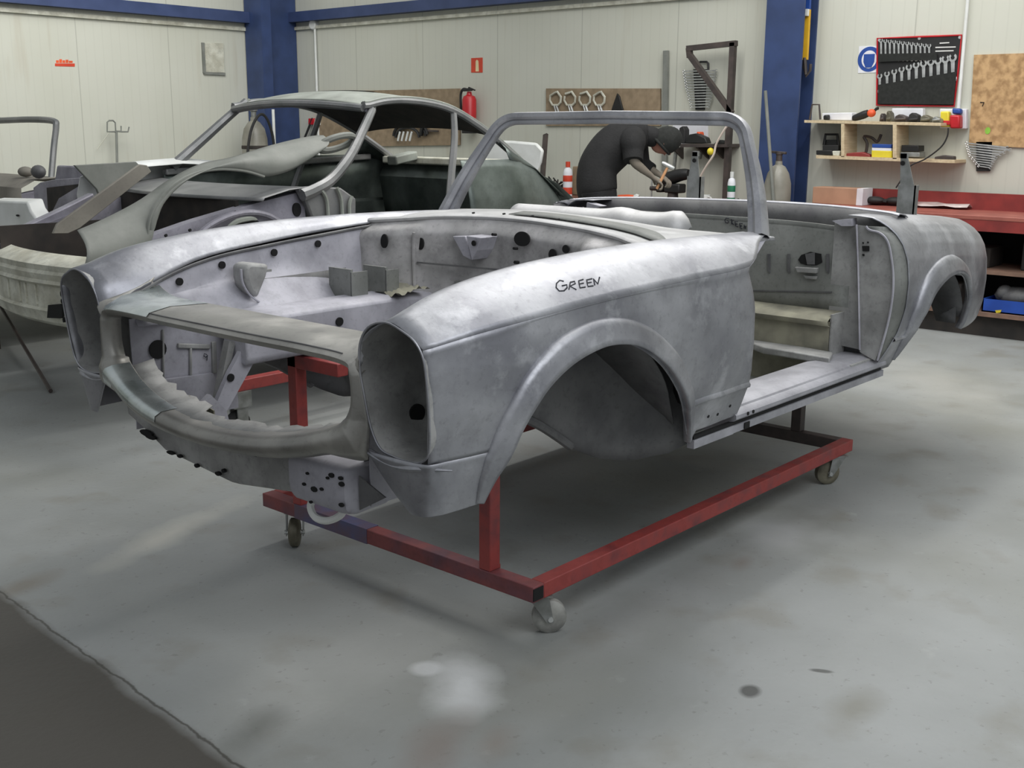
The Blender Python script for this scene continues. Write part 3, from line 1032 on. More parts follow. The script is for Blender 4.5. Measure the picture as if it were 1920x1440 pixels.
# slot for the air intake, dark recessed strip near the lip
sl = [[], []]
for k in range(31):
    y = -.60 + k*(.80/30)
    e = min(1, (y + .60)/.12)
    sl[0].append(Vector((lipx(y) + .10, y, lipz(y) + .002)))
    sl[1].append(Vector((lipx(y) + .10 + .085*math.sqrt(max(e, 0)), y, lipz(y) + .008)))
MB().grid(sl).build('air_intake', M['cabin'], sct, solid=.003)
for k in range(4):
    y = -.05 + .12*k
    MB().disc((lipx(y) + .06, y, lipz(y) + .004), (-.2, 0, 1), .006, thick=.004).build('scuttle_hole', M['hole'], sct)

# windscreen frame: bent box tube with a groove
Ltop = on(1403, 214, 'x', 1.675)
base_z = 1.095
def ws_path():
    B, K, T = Vector((1.50, -.722, base_z)), Vector((1.655, -.556, 1.482)), Vector((1.640, 0, 1.488))
    k1 = K + (B - K).normalized()*.085
    k2 = K + (T - K).normalized()*.085
    pts = [B + (k1 - B)*t + Vector((0, -.012*math.sin(math.pi*t), 0)) for t in np.linspace(0, 1, 14)]
    pts += [k1*(1-t)**2 + K*2*t*(1-t) + k2*t*t for t in np.linspace(.1, .9, 9)]
    pts += [k2 + (T - k2)*t for t in np.linspace(0, 1, 12)]
    return pts + [Vector((q.x, -q.y, q.z)) for q in pts[-2::-1]]
path = ws_path()
NP = len(path)
cs = [(-.024, -.027), (-.028, -.008), (-.020, .004), (-.012, .006), (-.016, .014), (-.014, .026), (.006, .030), (.022, .022), (.026, .0), (.022, -.024), (.0, -.030)]
rings = []
for i, p in enumerate(path):
    t = (path[min(i+1, NP-1)] - path[max(i-1, 0)]).normalized()
    n = Vector((1, 0, 0))
    n = (n - t*n.dot(t)).normalized()
    b = t.cross(n)
    wsc = .82
    edge = min(i, NP - 1 - i)
    if edge < 12:
        wsc = .82 + .36*(1 - edge/12)
    rings.append([p + n*c[0]*wsc + b*c[1]*wsc for c in cs])
MB().grid(rings, close_v=True).build('windscreen_frame', STEEL, car, ang=45)
# pointed corner pieces at the foot of each screen pillar and the scooped door shut face below
for s in (-1, 1):
    top = [(1.40, s*.60, 1.106), (1.40, s*.745, 1.100), (1.53, s*.745, 1.098), (1.585, s*.74, 1.094), (1.575, s*.62, 1.106)]
    MB().prism(top, (0, 0, -.014)).build('screen_corner', M['bay'] if False else STEEL, car, bevel=.004)
    e = EDGES[s]
    n_ = len(e)
    tip, bot = e[0] + Vector((.022, -s*.006, -.008)), e[-1] + Vector((.012, -s*.012, -.012))
    g = [tip + (bot - tip)*(k/(n_-1)) for k in range(n_)]
    f = [(p + q)/2 + Vector((.0, -s*.030*math.sin(math.pi*(k + .5)/n_), 0)) for k, (p, q) in enumerate(zip(e, g))]
    MB().grid([spline(e, 14), spline(f, 14), spline(g, 14)]).build('pillar_scoop', M['bay'], car, ang=70, solid=.004)
    # hinge post under the scoop
    pl = [(rear_edge(z_) + .005, s*(side_y(rear_edge(z_), z_) - .006), z_) for z_ in (1.00, .93, .80, .65, .56)]
    pr_ = [(1.27, s*.70, 1.00), (1.28, s*.70, .93), (1.29, s*.69, .80), (1.31, s*.68, .65), (1.31, s*.66, .56)]
    MB().grid([spline(pl, 14), spline(pr_, 14)]).build('hinge_post', M['cabin'], car, solid=.006)
    MB().prism([(.96, s*.63, 1.05), (1.27, s*.63, 1.05), (1.25, s*.63, .52), (.96, s*.63, .5)], (0, s*.004, 0)).build('footwell_side', M['cabin'], car, smooth=False)

# dashboard roll behind the screen
dr = []
for k in range(33):
    y = -.27 + k * (.86/32)
    hump = .012*math.exp(-((y - .05)/.06)**2) + .012*math.exp(-((y + .21)/.05)**2)
    e = min(1, (y + .275)/.06) ** .5
    row = []
    for j in range(13):
        a = -.6 + 2.6*j/12
        row.append(Vector((1.80 - .075*math.cos(a)*e, y, 1.062 + (.068 + hump)*math.sin(a)*e)))
    dr.append(row)
MB().grid(dr).build('dashboard', M['scuttle'], car, ang=70, solid=.004)

# ---------------- cabin floor, sills, rear bulkhead
MB().box((1.10, -.64, .44), (2.05, .64, .45)).build('floor_pan', M['cabin'], car, smooth=False)
tn = []
for k in range(12):
    x = 1.05 + k*.12
    tn.append([Vector((x, .16*math.cos(a)*(1.1 - .1*k/12), .47 + .17*math.sin(a))) for a in np.linspace(0, math.pi, 12)])
MB().grid(tn).build('transmission_tunnel', M['cabin'], car, ang=70, solid=.004)
def poly(name, px, ax, val, vec, m, parent=None):
    return MB().prism(ons(px, ax, val), vec).build(name, m, parent or car, smooth=False)
# stepped seat base seen through the door: cross ledge, recess, rear shelf
MB().box((2.05, -.63, .42), (2.45, .63, .43)).build('rear_well_floor', M['cabin'], car, smooth=False)
MB().box((2.29, -.63, .43), (2.30, .63, .70)).build('seat_riser', M['dust'], car, smooth=False)
for s in (-1, 1):
    MB().box((2.29, s*.632 - .004, .43), (2.42, s*.632 + .004, .73)).build('rear_well_side', M['dusty'], car, smooth=False)
sh = []
for k in range(21):
    y = -.63 + k*.063
    sh.append([Vector((2.29, y, .680)), Vector((2.268, y, .688)), Vector((2.262, y, .704)), Vector((2.28, y, .716 + .004*math.sin(k*2.1))), Vector((2.34, y, .722 + .006*math.sin(k*1.3))), Vector((2.40, y, .73))])
MB().grid(sh).build('rear_shelf', M['dust'], car, ang=60, solid=.003)
MB().prism(ons([(1404, 610), (1418, 628), (1440, 638), (1480, 645), (1562, 660), (1556, 671), (1470, 656), (1430, 650), (1404, 640)], 'z', .585), (0, 0, -.03)).build('floor_ledge', M['dusty'], car, bevel=.006)
MB().box((1.72, -.63, .475), (1.78, .63, .50)).build('seat_cross_rail', M['dusty'], car, bevel=.01)
for s in (-1, 1):
    MB().prism([Vector((q.x, q.y if s < 0 else -q.y, q.z)) for q in ons([(1552, 636), (1628, 644), (1628, 668), (1552, 664)], 'x', 2.43)], (.006, 0, 0)).build('dark_hole_plate', M['under'], car, smooth=False)  # dark plate standing in for the shade of an open hole
    MB().box((2.20, min(s*.60, s*.77), .548), (2.46, max(s*.60, s*.77), .558)).build('sill_end_plate', M['dusty'], car, smooth=False)
bkp = MB()
rws = []
for k in range(21):
    y = .66 - k*(1.31/20)
    ztop = 1.082 - .02*(abs(y)/.66)**4
    rws.append([Vector((2.40, y, ztop)), Vector((2.405, y, ztop - .02)), Vector((2.40, y, ztop - .03)), Vector((2.40, y, .92)), Vector((2.395, y, .78)), Vector((2.40, y, .70))])
bkw = bkp.grid(rws).build('rear_bulkhead', M['cabin'], car, solid=.004)
bh = ons([(1497, 487), (1503, 478), (1520, 472), (1540, 476), (1542, 492), (1532, 497), (1512, 497), (1502, 494)], 'x', 2.397)
MB().prism(bh, (-.004, 0, 0)).build('bulkhead_opening', M['hole'], bkw, smooth=False)
MB().prism(ons([(1510, 476), (1528, 473), (1528, 496), (1514, 496)], 'x', 2.392), (-.003, 0, 0)).build('latch_plate', M['under'], bkw, smooth=False)
MB().prism(ons([(1494, 500), (1536, 502), (1534, 512), (1498, 510)], 'x', 2.395), (-.02, 0, 0)).build('bulkhead_step', M['dusty'], bkw, smooth=False, bevel=.003)
MB().prism(ons([(1508, 516), (1534, 518), (1532, 524), (1512, 522)], 'x', 2.395), (-.012, 0, 0)).build('bulkhead_step', M['dusty'], bkw, smooth=False, bevel=.003)
for xx in (1440, 1477, 1550):
    MB().prism(ons([(xx, 476), (xx + 5, 476), (xx + 5, 512), (xx, 508)], 'x', 2.396), (-.006, 0, 0)).build('bulkhead_slot', M['under'], bkw, smooth=False)
MB().beam(on(1410, 545, 'x', 2.393), on(1560, 548, 'x', 2.393), .006, .006).build('bulkhead_seam', M['under'], bkw, smooth=False)
# ---------------- rear wings, deck and tail
RA = [(2.552, .53), (2.562, .58), (2.576, .643), (2.600, .718), (2.660, .800), (2.780, .853), (2.926, .862), (3.060, .828), (3.150, .750), (3.190, .670), (3.205, .610), (3.210, .575)]
_ra = spline([(a, 0, b) for a, b in RA], 80)
RX = np.array([q.x for q in _ra])
RZ = np.array([q.z for q in _ra])
wy = cr([2.3, 2.6, 2.9, 3.2, 3.4, 3.55, 3.68, 3.76, 3.80], [.866, .868, .868, .858, .838, .80, .745, .66, .60])
zt_r = cr([2.3, 2.5, 2.8, 3.0, 3.28, 3.5, 3.62, 3.72, 3.80], [1.113, 1.110, 1.096, 1.082, 1.060, 1.032, 1.005, .955, .90])
zb_r = cr([3.21, 3.3, 3.45, 3.6, 3.72, 3.80], [.575, .572, .592, .638, .70, .78])
frontx = cr([.49, .52, .60, .72, .88, 1.0, 1.06, 1.11], [2.37, 2.385, 2.425, 2.455, 2.450, 2.425, 2.40, 2.375])
def rear_y(x, z):
    y0 = wy(x)
    zt__ = zt_r(x)
    t = zt__ - z
    pr = np.interp(t, [0, .012, .03, .06, .10, .16, .25, .35, .45, .55, .62], [-.135, -.105, -.075, -.045, -.022, -.006, .0, -.006, -.026, -.066, -.10])
    fl = 0.0
    return y0 + pr + fl
# side of the rear bay and the lock face of the door opening, both sides
inner_px = [(1565, 418), (1604, 421), (1606, 500), (1610, 655), (1550, 642)]
jamb_px = [(1606, 422), (1624, 424), (1630, 431), (1650, 437), (1664, 452), (1671, 480), (1675, 520), (1673, 560), (1664, 610), (1648, 660), (1640, 676), (1612, 660), (1610, 560), (1608, 470)]
lip_px = [(1624, 424), (1630, 431), (1650, 437), (1664, 452), (1671, 480), (1675, 520), (1673, 560), (1664, 610), (1645, 676)]
for s in (-1, 1):
    def mir(P):
        return [Vector((q.x, q.y if s < 0 else -q.y, q.z)) for q in P]
    MB().prism(mir(ons(inner_px, 'x', 2.395)), (.006, 0, 0)).build('rear_bay_side', M['dusty'], car, smooth=False)
    lq = spline(mir(ons(lip_px, 'x', 2.362)), 24)
    MB().grid([lq, [Vector((frontx(min(q.z, 1.09)) + .004, s*(rear_y(frontx(min(q.z, 1.09)), min(q.z, zt_r(2.4) - .012)) - .003), q.z)) for q in lq]]).build('lock_post_return', M['cabin'], car, ang=70, solid=.003)
    j = MB().prism(mir(ons(jamb_px, 'x', 2.37)), (.008, 0, 0)).build('lock_post', M['bay'] if False else M['dusty'], car, smooth=False)
    MB().tube(spline(mir(ons(lip_px, 'x', 2.362)), 40), .0045, 6).build('lock_post_flange', M['bay'], car)
    MB().tube(mir(ons([(1606, 421), (1609, 500), (1611, 600), (1612, 656)], 'x', 2.363)), .004, 6).build('lock_post_edge', M['bay'], car)
    for (a, b, c, d) in ((1617, 461, 1630, 471), (1617, 454, 1620, 457), (1626, 453, 1629, 456), (1617, 476, 1621, 480)):
        MB().prism(mir(ons([(a, b), (c, b), (c, d), (a + 1, d)], 'x', 2.368)), (-.004, 0, 0)).build('striker_hole', M['hole'], j, smooth=False)
    tb = mir(ons([(1560, 414), (1596, 410), (1596, 424), (1578, 424)], 'x', 2.36))
    MB().prism(tb, (.05, 0, 0)).build('top_bracket', M['bay'], car, smooth=False)
    # sill: step plate, outer roll and lower rail
    sp = [(.60, .485), (.60, .555), (.64, .565), (.74, .566), (.765, .556), (.770, .550), (.788, .543), (.796, .536), (.797, .524), (.788, .516), (.775, .513), (.772, .503), (.788, .500), (.788, .476), (.76, .468), (.62, .47)]
    rws = [[Vector((x, s*a, b)) for a, b in sp] for x in np.linspace(1.285, 2.47, 12)]
    sl_ = MB().grid(rws, close_v=True)
    sl_.add(rws[0], [tuple(range(len(sp)))])
    sl_.add(rws[-1], [tuple(range(len(sp)))[::-1]])
    sill = sl_.build('sill', M['sillm'], car, ang=25)
    MB().prism([(ARCH[-1][0] + .012, s*.762, .474), (ARCH[-1][0] + .012, s*.762, .502), (1.287, s*.762, .502), (1.287, s*.762, .474)], (0, s*.026, 0)).build('lower_rail', M['sillm'], sill, smooth=False)
    MB().box((ARCH[-1][0] + .014, min(s*.768, s*.785), .5035), (2.45, max(s*.768, s*.785), .513)).build('sill_gap', M['hole'], sill, smooth=False)
    if s < 0:
        MB().prism([(1.352, -.7895, .499), (1.385, -.7895, .499), (1.385, -.7895, .478), (1.352, -.7895, .478)], (0, -.003, 0)).build('jacking_hole', M['hole'], sill, smooth=False)
        for xx in (1.36, 1.395):
            MB().disc((xx, -.796, .531), (0, -1, 0), .006, thick=.003).build('sill_hole', M['hole'], sill)
        for k, (xx, zz) in enumerate(((1.09, .575), (1.15, .57), (1.22, .585))):
            MB().disc((xx, -side_y(xx, zz) - .001, zz), (0, -1, -.2), .005, thick=.003).build('wing_hole', M['hole'], sill)

# ---------------- front wheel housings
for s in (-1, 1):
    rws = []
    for k in range(26):
        t = k/25
        x = .34 + t * .74
        # inner wall swings outwards behind the wheel
        y = np.interp(x, [.34, .60, .80, .92, 1.0, 1.05, 1.08], [.58, .585, .60, .64, .69, .735, .765])
        zb_ = np.interp(x, [.34, .45, .68, .80, .92, 1.02, 1.08], [.72, .655, .515, .46, .435, .45, .49])
        rws.append([Vector((x, s*y, zb_ + (.94 - zb_)*j/10)) for j in range(11)])
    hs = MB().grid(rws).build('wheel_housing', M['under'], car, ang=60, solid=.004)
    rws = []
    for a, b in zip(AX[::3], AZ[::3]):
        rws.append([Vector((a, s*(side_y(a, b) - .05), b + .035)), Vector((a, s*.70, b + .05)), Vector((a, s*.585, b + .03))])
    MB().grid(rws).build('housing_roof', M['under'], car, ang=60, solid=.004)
    MB().tube(spline([(.40, s*.60, .68), (.52, s*.60, .62), (.66, s*.60, .53)], 12), .014, 8).build('housing_tube', M['under'], car)
    MB().tube(spline([(.62, s*.578, .86), (.70, s*.576, .70), (.80, s*.575, .58), (.86, s*.575, .50)], 16), .008, 6).build('housing_seam', M['dust'], hs)
    if s < 0:
        g1 = [on(a, b, 'y', -.665) for a, b in ((1236, 766), (1224, 764), (1215, 772), (1216, 783), (1226, 787), (1238, 784), (1239, 776), (1228, 776))]
        MB().tube(g1, .0018, 5).build('marker_letter', M['ink'], hs)
        MB().prism(ons([(1262, 700), (1270, 698), (1284, 730), (1287, 762), (1272, 755), (1264, 735)], 'x', .985), (-.004, 0, 0)).build('housing_opening', M['hole'], hs, smooth=False)

for s in (-1, 1):
    cols = list(np.linspace(2.36, 2.548, 10)) + list(np.linspace(2.552, 2.66, 16)) + list(np.linspace(2.675, 3.06, 20)) + list(np.linspace(3.07, 3.21, 16)) + list(np.linspace(3.225, 3.80, 26))
    rows_ = []
    NZ = 36
    for x in cols:
        ztp = zt_r(x)
        if x < 2.55:
            zb_ = .50
        elif x <= 3.21:
            zb_ = float(np.interp(x, RX, RZ))
        else:
            zb_ = zb_r(x)
        row = []
        for j in range(NZ):
            t = j/(NZ - 1)
            z = ztp - (ztp - zb_)*(t**1.35)
            xx = x
            if x < 2.55:
                xe = frontx(z)
                xx = xe + (x - 2.36)/.188*(2.548 - xe)
            row.append(Vector((xx, s*rear_y(xx, z), z)))
        # over the top to the deck seam
        y0 = abs(row[0].y)
        top = [Vector((row[0].x, s*(y0 - .05), ztp + .004)), Vector((row[0].x, s*(y0 - .10), ztp + .005))]
        rows_.append(top[::-1] + row)
    rband = band(RX, RZ, rear_y, s, ([0, .12, .3, .55, .75, 1], [.014, .050, .085, .075, .045, .02]), ([0, .2, .5, .8, 1], [.008, .036, .036, .022, .010]))
    rw = MB().grid(rows_).grid(rband).build('rear_wing', STEEL, car, ang=40, solid=.004)
    lip = rband[-1]
    inn = [q + Vector((0, -s*.03, .006)) for q in lip]
    MB().grid([lip, inn]).build('wheel_arch_flange', STEEL, car, solid=.003)
    mo = MB()
    pts = [(x, s*(rear_y(x, .635) + .003), .632) for x in np.linspace(2.435, 2.572, 6)]
    rws = [[Vector(q) + Vector((0, s*dy, dz)) for q in pts] for dy, dz in ((-.004, .014), (.006, .006), (.008, -.002), (-.004, -.010))]
    mo.grid(rws)
    mo.build('sill_moulding', STEEL, car, ang=60)
    # inner rear wheel housing
    rws = []
    for k in range(18):
        a = math.pi*(.10 + .80*k/17)
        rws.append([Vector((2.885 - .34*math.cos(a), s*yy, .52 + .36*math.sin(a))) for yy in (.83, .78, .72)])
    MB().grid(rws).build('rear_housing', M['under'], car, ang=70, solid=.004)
    rws = []
    for k in range(8):
        z = .60 + .026*k
        rws.append([Vector((3.20 - .05*(k/7)**2, s*.80, z)), Vector((3.215 - .05*(k/7)**2, s*(.64 + .01*(7-k)), z))])
    MB().grid(rws).build('rear_splash_panel', M['under'], car, solid=.005)
# rear deck round the hood well, and the tail panel
rws = []
for k in range(21):
    x = 2.66 + k*(1.14/20)
    yy = abs(rear_y(x, zt_r(x))) - .095
    rws.append([Vector((x, y, zt_r(x) + .004 + .02*(1 - (y/yy)**2))) for y in np.linspace(-yy, yy, 15)])
MB().grid(rws).build('rear_deck', STEEL, car, solid=.004)
rws = []
for k in range(15):
    y = -.62 + k*(1.24/14)
    xx = 3.80 + .06*(1 - (y/.62)**2)
    rws.append([Vector((xx, y, z)) for z in np.linspace(.74, .91, 6)])
MB().grid(rws).build('tail_panel', STEEL, car, solid=.004)
# white-edged rim of the hood well
rim = spline([(2.30, .80, 1.098), (2.48, .78, 1.110), (2.55, .55, 1.122), (2.58, .20, 1.130), (2.59, -.15, 1.135), (2.585, -.45, 1.132), (2.565, -.68, 1.122), (2.56, -.76, 1.112)], 60)
rws = [[q + Vector((0, 0, 0)) for q in rim], [q + Vector((.02, 0, .006)) for q in rim], [q + Vector((.07, 0, .0)) for q in rim], [q + Vector((.10, 0, -.012)) for q in rim]]
MB().grid(rws).build('hood_well_rim', STEEL, car, ang=60, solid=.004)
MB().grid([[q + Vector((-.004, 0, 0)) for q in rim], [q + Vector((-.012, 0, -.05)) for q in rim], [q + Vector((-.01, 0, -.16)) for q in rim]]).build('hood_well_wall', M['under'], car, solid=.003)
MB().box((2.40, -.64, .90), (2.57, .64, .905)).build('hood_well_floor', M['under'], car, smooth=False)
# two galvanised hinge arms standing up behind the hood well
for s, pxs, nm in ((1, (1303, 285, 376), 'a'), (-1, (1699, 288, 405), 'b')):
    a = on(pxs[0], pxs[2], 'x', 2.95)
    b = on(pxs[0] + (4 if s > 0 else -1), pxs[1], 'x', 2.95)
    dy = .055
    mbh = MB()
    zm = a.z + (b.z - a.z)*.5
    mbh.box((2.93, a.y - .038, a.z - .02), (2.936, a.y + .038, zm)).box((2.93, a.y - .038, a.z - .02), (2.97, a.y - .033, zm))
    mbh.prism([(2.93, a.y - .030, zm), (2.93, a.y + .030, zm), (2.93, b.y + .014, b.z), (2.93, b.y - .014, b.z)], (.006, 0, 0))
    mbh.box((2.93, b.y - .014, b.z - .02), (2.95, b.y + .014, b.z + .004))
    hm = mbh.build('hinge_arm', M['zinc'], car, smooth=False)
    MB().disc((2.928, b.y, b.z - .04), (-1, 0, 0), .010, thick=.003).build('hinge_hole', M['hole'], hm)

# ---------------- handwriting on the metal
def strokes(name, px, host_bvh, parent, r=.0022):
    mb_ = MB()
    for st in px:
        pts = []
        for a, b in st:
            d = Vector(ray(a, b)).normalized()
            hit = host_bvh.ray_cast(Vector(EYEP), d)
            if hit[0] is not None:
                pts.append(hit[0] - d*.0035)
        if len(pts) > 1:
            mb_.tube(pts, r, 5)
    if mb_.v:
        mb_.build(name, M['ink'], parent)
bv = BVHTree.FromPolygons([Vector(v) for v in NEARWING.v], NEARWING.f)
def zz(pts):
    return [(600 + a/3, 360 + b/3) for a, b in pts]
wing_near = [o for o in car.children if o.name.startswith('front_wing')][0]
strokes('handwriting', [zz(k) for k in (
    [(1370, 503), (1348, 498), (1330, 515), (1328, 538), (1345, 557), (1372, 556), (1390, 538), (1388, 522), (1362, 528)],
    [(1408, 508), (1400, 548)], [(1408, 508), (1432, 503), (1436, 515), (1405, 530), (1442, 550)],
    [(1480, 492), (1455, 500), (1458, 520), (1462, 540), (1492, 535)], [(1457, 518), (1482, 513)],
    [(1530, 488), (1500, 495), (1503, 515), (1507, 532), (1536, 528)], [(1503, 512), (1526, 508)],
    [(1545, 524), (1538, 490), (1562, 518), (1572, 480)])], bv, wing_near)
def z2(pts):
    return [(1340 + a/12, 400 + b/12) for a, b in pts]
mbw = MB()
for st in ([(320, 110), (260, 105), (228, 150), (240, 205), (290, 215), (325, 190), (285, 160)], [(375, 130), (385, 250)], [(375, 130), (425, 150), (385, 190), (430, 260)], [(520, 185), (455, 180), (470, 285), (525, 300)], [(460, 235), (510, 240)], [(625, 230), (560, 225), (575, 330), (620, 345)], [(565, 280), (610, 280)], [(660, 345), (665, 260), (700, 350), (705, 280)]):
    mbw.tube([on(a, b, 'x', 2.394) for a, b in z2(st)], .0022, 5)
mbw.build('handwriting', M['ink'], bkw)
mbw = MB()
bvr = None
# ================================================================== red wheeled frame under the roadster
TX, TY, TWD, TLN, TZ = .464, -.627, 1.286, 2.136, .15
tro = thing('wheeled_frame', 'red steel frame on four casters carrying the silver roadster shell', 'trolley', (TX + 1, 0, FZ))
hb = .05
mb = MB().box((TX, TY, TZ - hb), (TX + hb, TY + TWD, TZ))
front = mb.build('front_beam', M['redfront'], tro, bevel=.003)
MB().box((TX + .0005, TY - .002, TZ - hb + .006), (TX + hb - .006, TY + .003, TZ - .006)).build('open_end', M['hole'], front, smooth=False)
MB().box((TX - .0015, TY + .72, TZ - hb - .001), (TX + hb + .001, TY + 1.10, TZ + .0015)).build('blue_paint', M['bluewear'], front, smooth=False)
for nm, y in (('long_beam', TY), ('long_beam', TY + TWD - hb)):
    MB().box((TX + hb, y, TZ - hb), (TX + TLN, y + hb, TZ)).build(nm, M['redpaint'], tro, bevel=.003)
MB().box((TX + TLN - hb, TY + hb, TZ - hb), (TX + TLN, TY + TWD - hb, TZ)).build('rear_beam', M['iron'], tro, bevel=.003)
for (x, y, h) in ((TX, -.455, .505), (TX, .44, .69), (TX + TLN - hb, -.40, .468), (TX + TLN - hb, .37, .468)):
    po = MB().box((x + .002, y, TZ), (x + hb - .002, y + .045, h)).build('post', M['redpaint'] if x < 1 else M['iron'], tro, bevel=.003)
MB().box((TX + .002, .22, .645), (TX + hb - .002, .485, .69)).build('post_head', M['redpaint'], tro, bevel=.003)
MB().box((TX + hb, -.45, .10), (TX + hb + .006, -.40, .16)).build('weld_plate', M['redpaint'], tro, bevel=.001)

def caster(x, y, ang, parent, m_wheel, top=TZ - hb):
    R = .052
    ca, sa = math.cos(ang), math.sin(ang)
    rot = Matrix.Rotation(ang, 4, 'Z')
    T = Matrix.Translation((x, y, FZ)) @ rot
    top = top - FZ
    fk = MB()
    fk.box((-.04, -.035, top - .006), (.04, .035, top), T)
    for yy in (-.032, .027):
        pts = [T @ Vector(q) for q in ((-.03, yy, top - .006), (.03, yy, top - .006), (-.025, yy, R - .012), (-.045, yy, R - .012))]
        fk.prism(pts, T.to_3x3() @ Vector((0, .004, 0)))
    f = fk.build('caster', M['zinc'], parent, smooth=False)
    wh = MB().lathe([(0, -.021), (.032, -.021), (.044, -.018), (R, -.012), (R, .012), (.044, .018), (.032, .021), (0, .021)], 24, (0, 0, 0), 'y')
    wh.v = [tuple(T @ (Vector(q) + Vector((-.035, 0, R)))) for q in wh.v]
    wh.build('caster_wheel', m_wheel, f, ang=30)
    hub = MB().lathe([(0, -.036), (.008, -.036), (.008, .036), (0, .036)], 12, (0, 0, 0), 'y')
    hub.v = [tuple(T @ (Vector(q) + Vector((-.035, 0, R)))) for q in hub.v]
    hub.build('caster_axle', M['chrome'], f, ang=30)
    return f
caster(TX + .075, TY + .045, 2.4, tro, M['wheel'])
caster(TX + .06, TY + TWD - .11, .80, tro, M['rustyzinc'])
caster(TX + TLN - .10, TY + .03, -.6, tro, M['rustyzinc'])
caster(TX + TLN - .06, TY + TWD - .06, .4, tro, M['rustyzinc'])

# ================================================================== the coupe shell behind
YC = 2.85
cp = thing('coupe_body', 'grey stripped coupe body shell with roof and cream nose, standing behind the silver roadster', 'car body', (2.6, YC, .3))
railx = [2.42, 2.55, 2.75, 3.05, 3.30, 3.55, 3.80, 4.05, 4.30]
railz = [1.560, 1.585, 1.592, 1.555, 1.462, 1.335, 1.185, 1.000, .86]
rz = cr(railx, railz)
ry = cr(railx, [.60, .605, .61, .615, .615, .61, .60, .58, .55])
crown = cr([2.42, 2.7, 3.1, 3.45], [.035, .055, .055, .045])
rws = []
for k in range(26):
    x = 2.40 + k*(1.02/25)
    row = []
    for j in range(23):
        v = -1 + 2*j/22
        row.append(Vector((x - .05*(1 - v*v)*(1 if k == 0 else 1 - k/25), YC + v*ry(x), rz(x) + crown(min(x, 3.45))*(1 - abs(v)**2.6))))
    rws.append(row)
roof = MB().grid(rws).build('roof', M['roof'], cp, ang=60, solid=.006)
MB().grid([[q + Vector((0, 0, -.014)) for q in r] for r in rws]).build('roof_underside_shade', M['dark'], roof, ang=60)  # dark sheet: the shade under the roof put into its colour
# sunroof opening
so = [[], []]
for k in range(9):
    y = YC - .33 + .66*k/8
    so[0].append(Vector((2.72, y, rz(2.72) + crown(2.72)*(1 - abs((y - YC)/.61)**2.6) + .006)))
    so[1].append(Vector((3.10, y, rz(3.10) + crown(3.10)*(1 - abs((y - YC)/.61)**2.6) + .006)))
MB().grid(so).build('sunroof_opening', M['hole'], roof, solid=.004)
for s in (-1, 1):
    # roof rail with a drip edge, running down to the tail
    rl = [Vector((x, YC + s*(ry(x) + .004), rz(x))) for x in np.linspace(2.40, 4.06, 50)]
    MB().tube(rl, .022, 8).build('roof_rail', M['coupe'], cp)
    MB().tube([q + Vector((0, s*.012, .016)) for q in rl[:44]], .007, 6).build('drip_rail', M['roof'], cp)
    if s < 0:
        pil = [on(698, 205, 'y', YC - .605), on(678, 250, 'y', YC - .64), on(655, 295, 'y', YC - .67), on(622, 336, 'y', YC - .69), on(590, 356, 'y', YC - .70), on(566, 366, 'y', YC - .70)]
    else:
        pil = [on(462, 190, 'y', YC + .60), on(425, 222, 'y', YC + .63), on(385, 258, 'y', YC + .66), on(340, 298, 'y', YC + .69), on(322, 314, 'y', YC + .70)]
    pp = spline(pil, 20)
    MB().tube(pp, [.024 + .010*k/19 for k in range(20)], 8).build('screen_pillar', M['coupe'], cp)
    MB().tube([q + Vector((.022, -s*.004, .012)) for q in pp], .009, 6).build('pillar_seal_lip', M['roof'], cp)
    b = spline([on(850, 208, 'y', YC - .615), on(852, 260, 'y', YC - .66), on(846, 330, 'y', YC - .71), on(842, 385, 'y', YC - .74)], 14)
    if s > 0:
        b = [Vector((q.x, 2*YC - q.y, q.z)) for q in b]
    MB().tube(b, [.020 + .006*k/13 for k in range(14)], 6).build('door_pillar', M['coupe'], cp)
    # rear quarter: bulging side from the door to the tail
    rws = []
    for k in range(26):
        x = 3.07 + k*(1.33/25)
        belt = np.interp(x, [3.07, 3.5, 3.75, 4.05, 4.4], [1.25, 1.25, 1.20, 1.00, .80])
        row = []
        for j in range(16):
            t = j/15
            z = belt - t*(belt - .55)
            by = np.interp(t, [0, .12, .3, .55, .8, 1], [.70, .735, .775, .80, .79, .74]) * np.interp(x, [3.07, 3.6, 4.0, 4.4], [1, 1.02, .97, .80])
            row.append(Vector((x, YC + s*by, z)))
        rws.append(row)
    MB().grid(rws).build('rear_quarter', M['green'], cp, ang=60, solid=.005)
    # shoulder from the belt up to the roof rail behind the side window
    rws = []
    for k in range(12):
        x = 3.50 + k*(.56/11)
        zb_ = np.interp(x, [3.5, 3.75, 4.06], [1.25, 1.19, .995])
        rws.append([Vector((x, YC + s*(ry(x) + .01), rz(x))), Vector((x, YC + s*(ry(x) + .07), (rz(x) + zb_)/2 + .01)), Vector((x, YC + s*.715, zb_))])
    MB().grid(rws[:]).build('rear_shoulder', M['green'], cp, ang=60, solid=.005)
    # belt rail along the far and near door openings
    MB().beam((1.95, YC + s*.70, 1.17), (3.60, YC + s*.70, 1.235), .05, .04).build('belt_rail', M['coupe'], cp, bevel=.008) if s > 0 else None
    # sill
    MB().beam((1.75, YC + s*.74, .50), (3.35, YC + s*.74, .50), .10, .12).build('sill', M['coupe'], cp, bevel=.02)
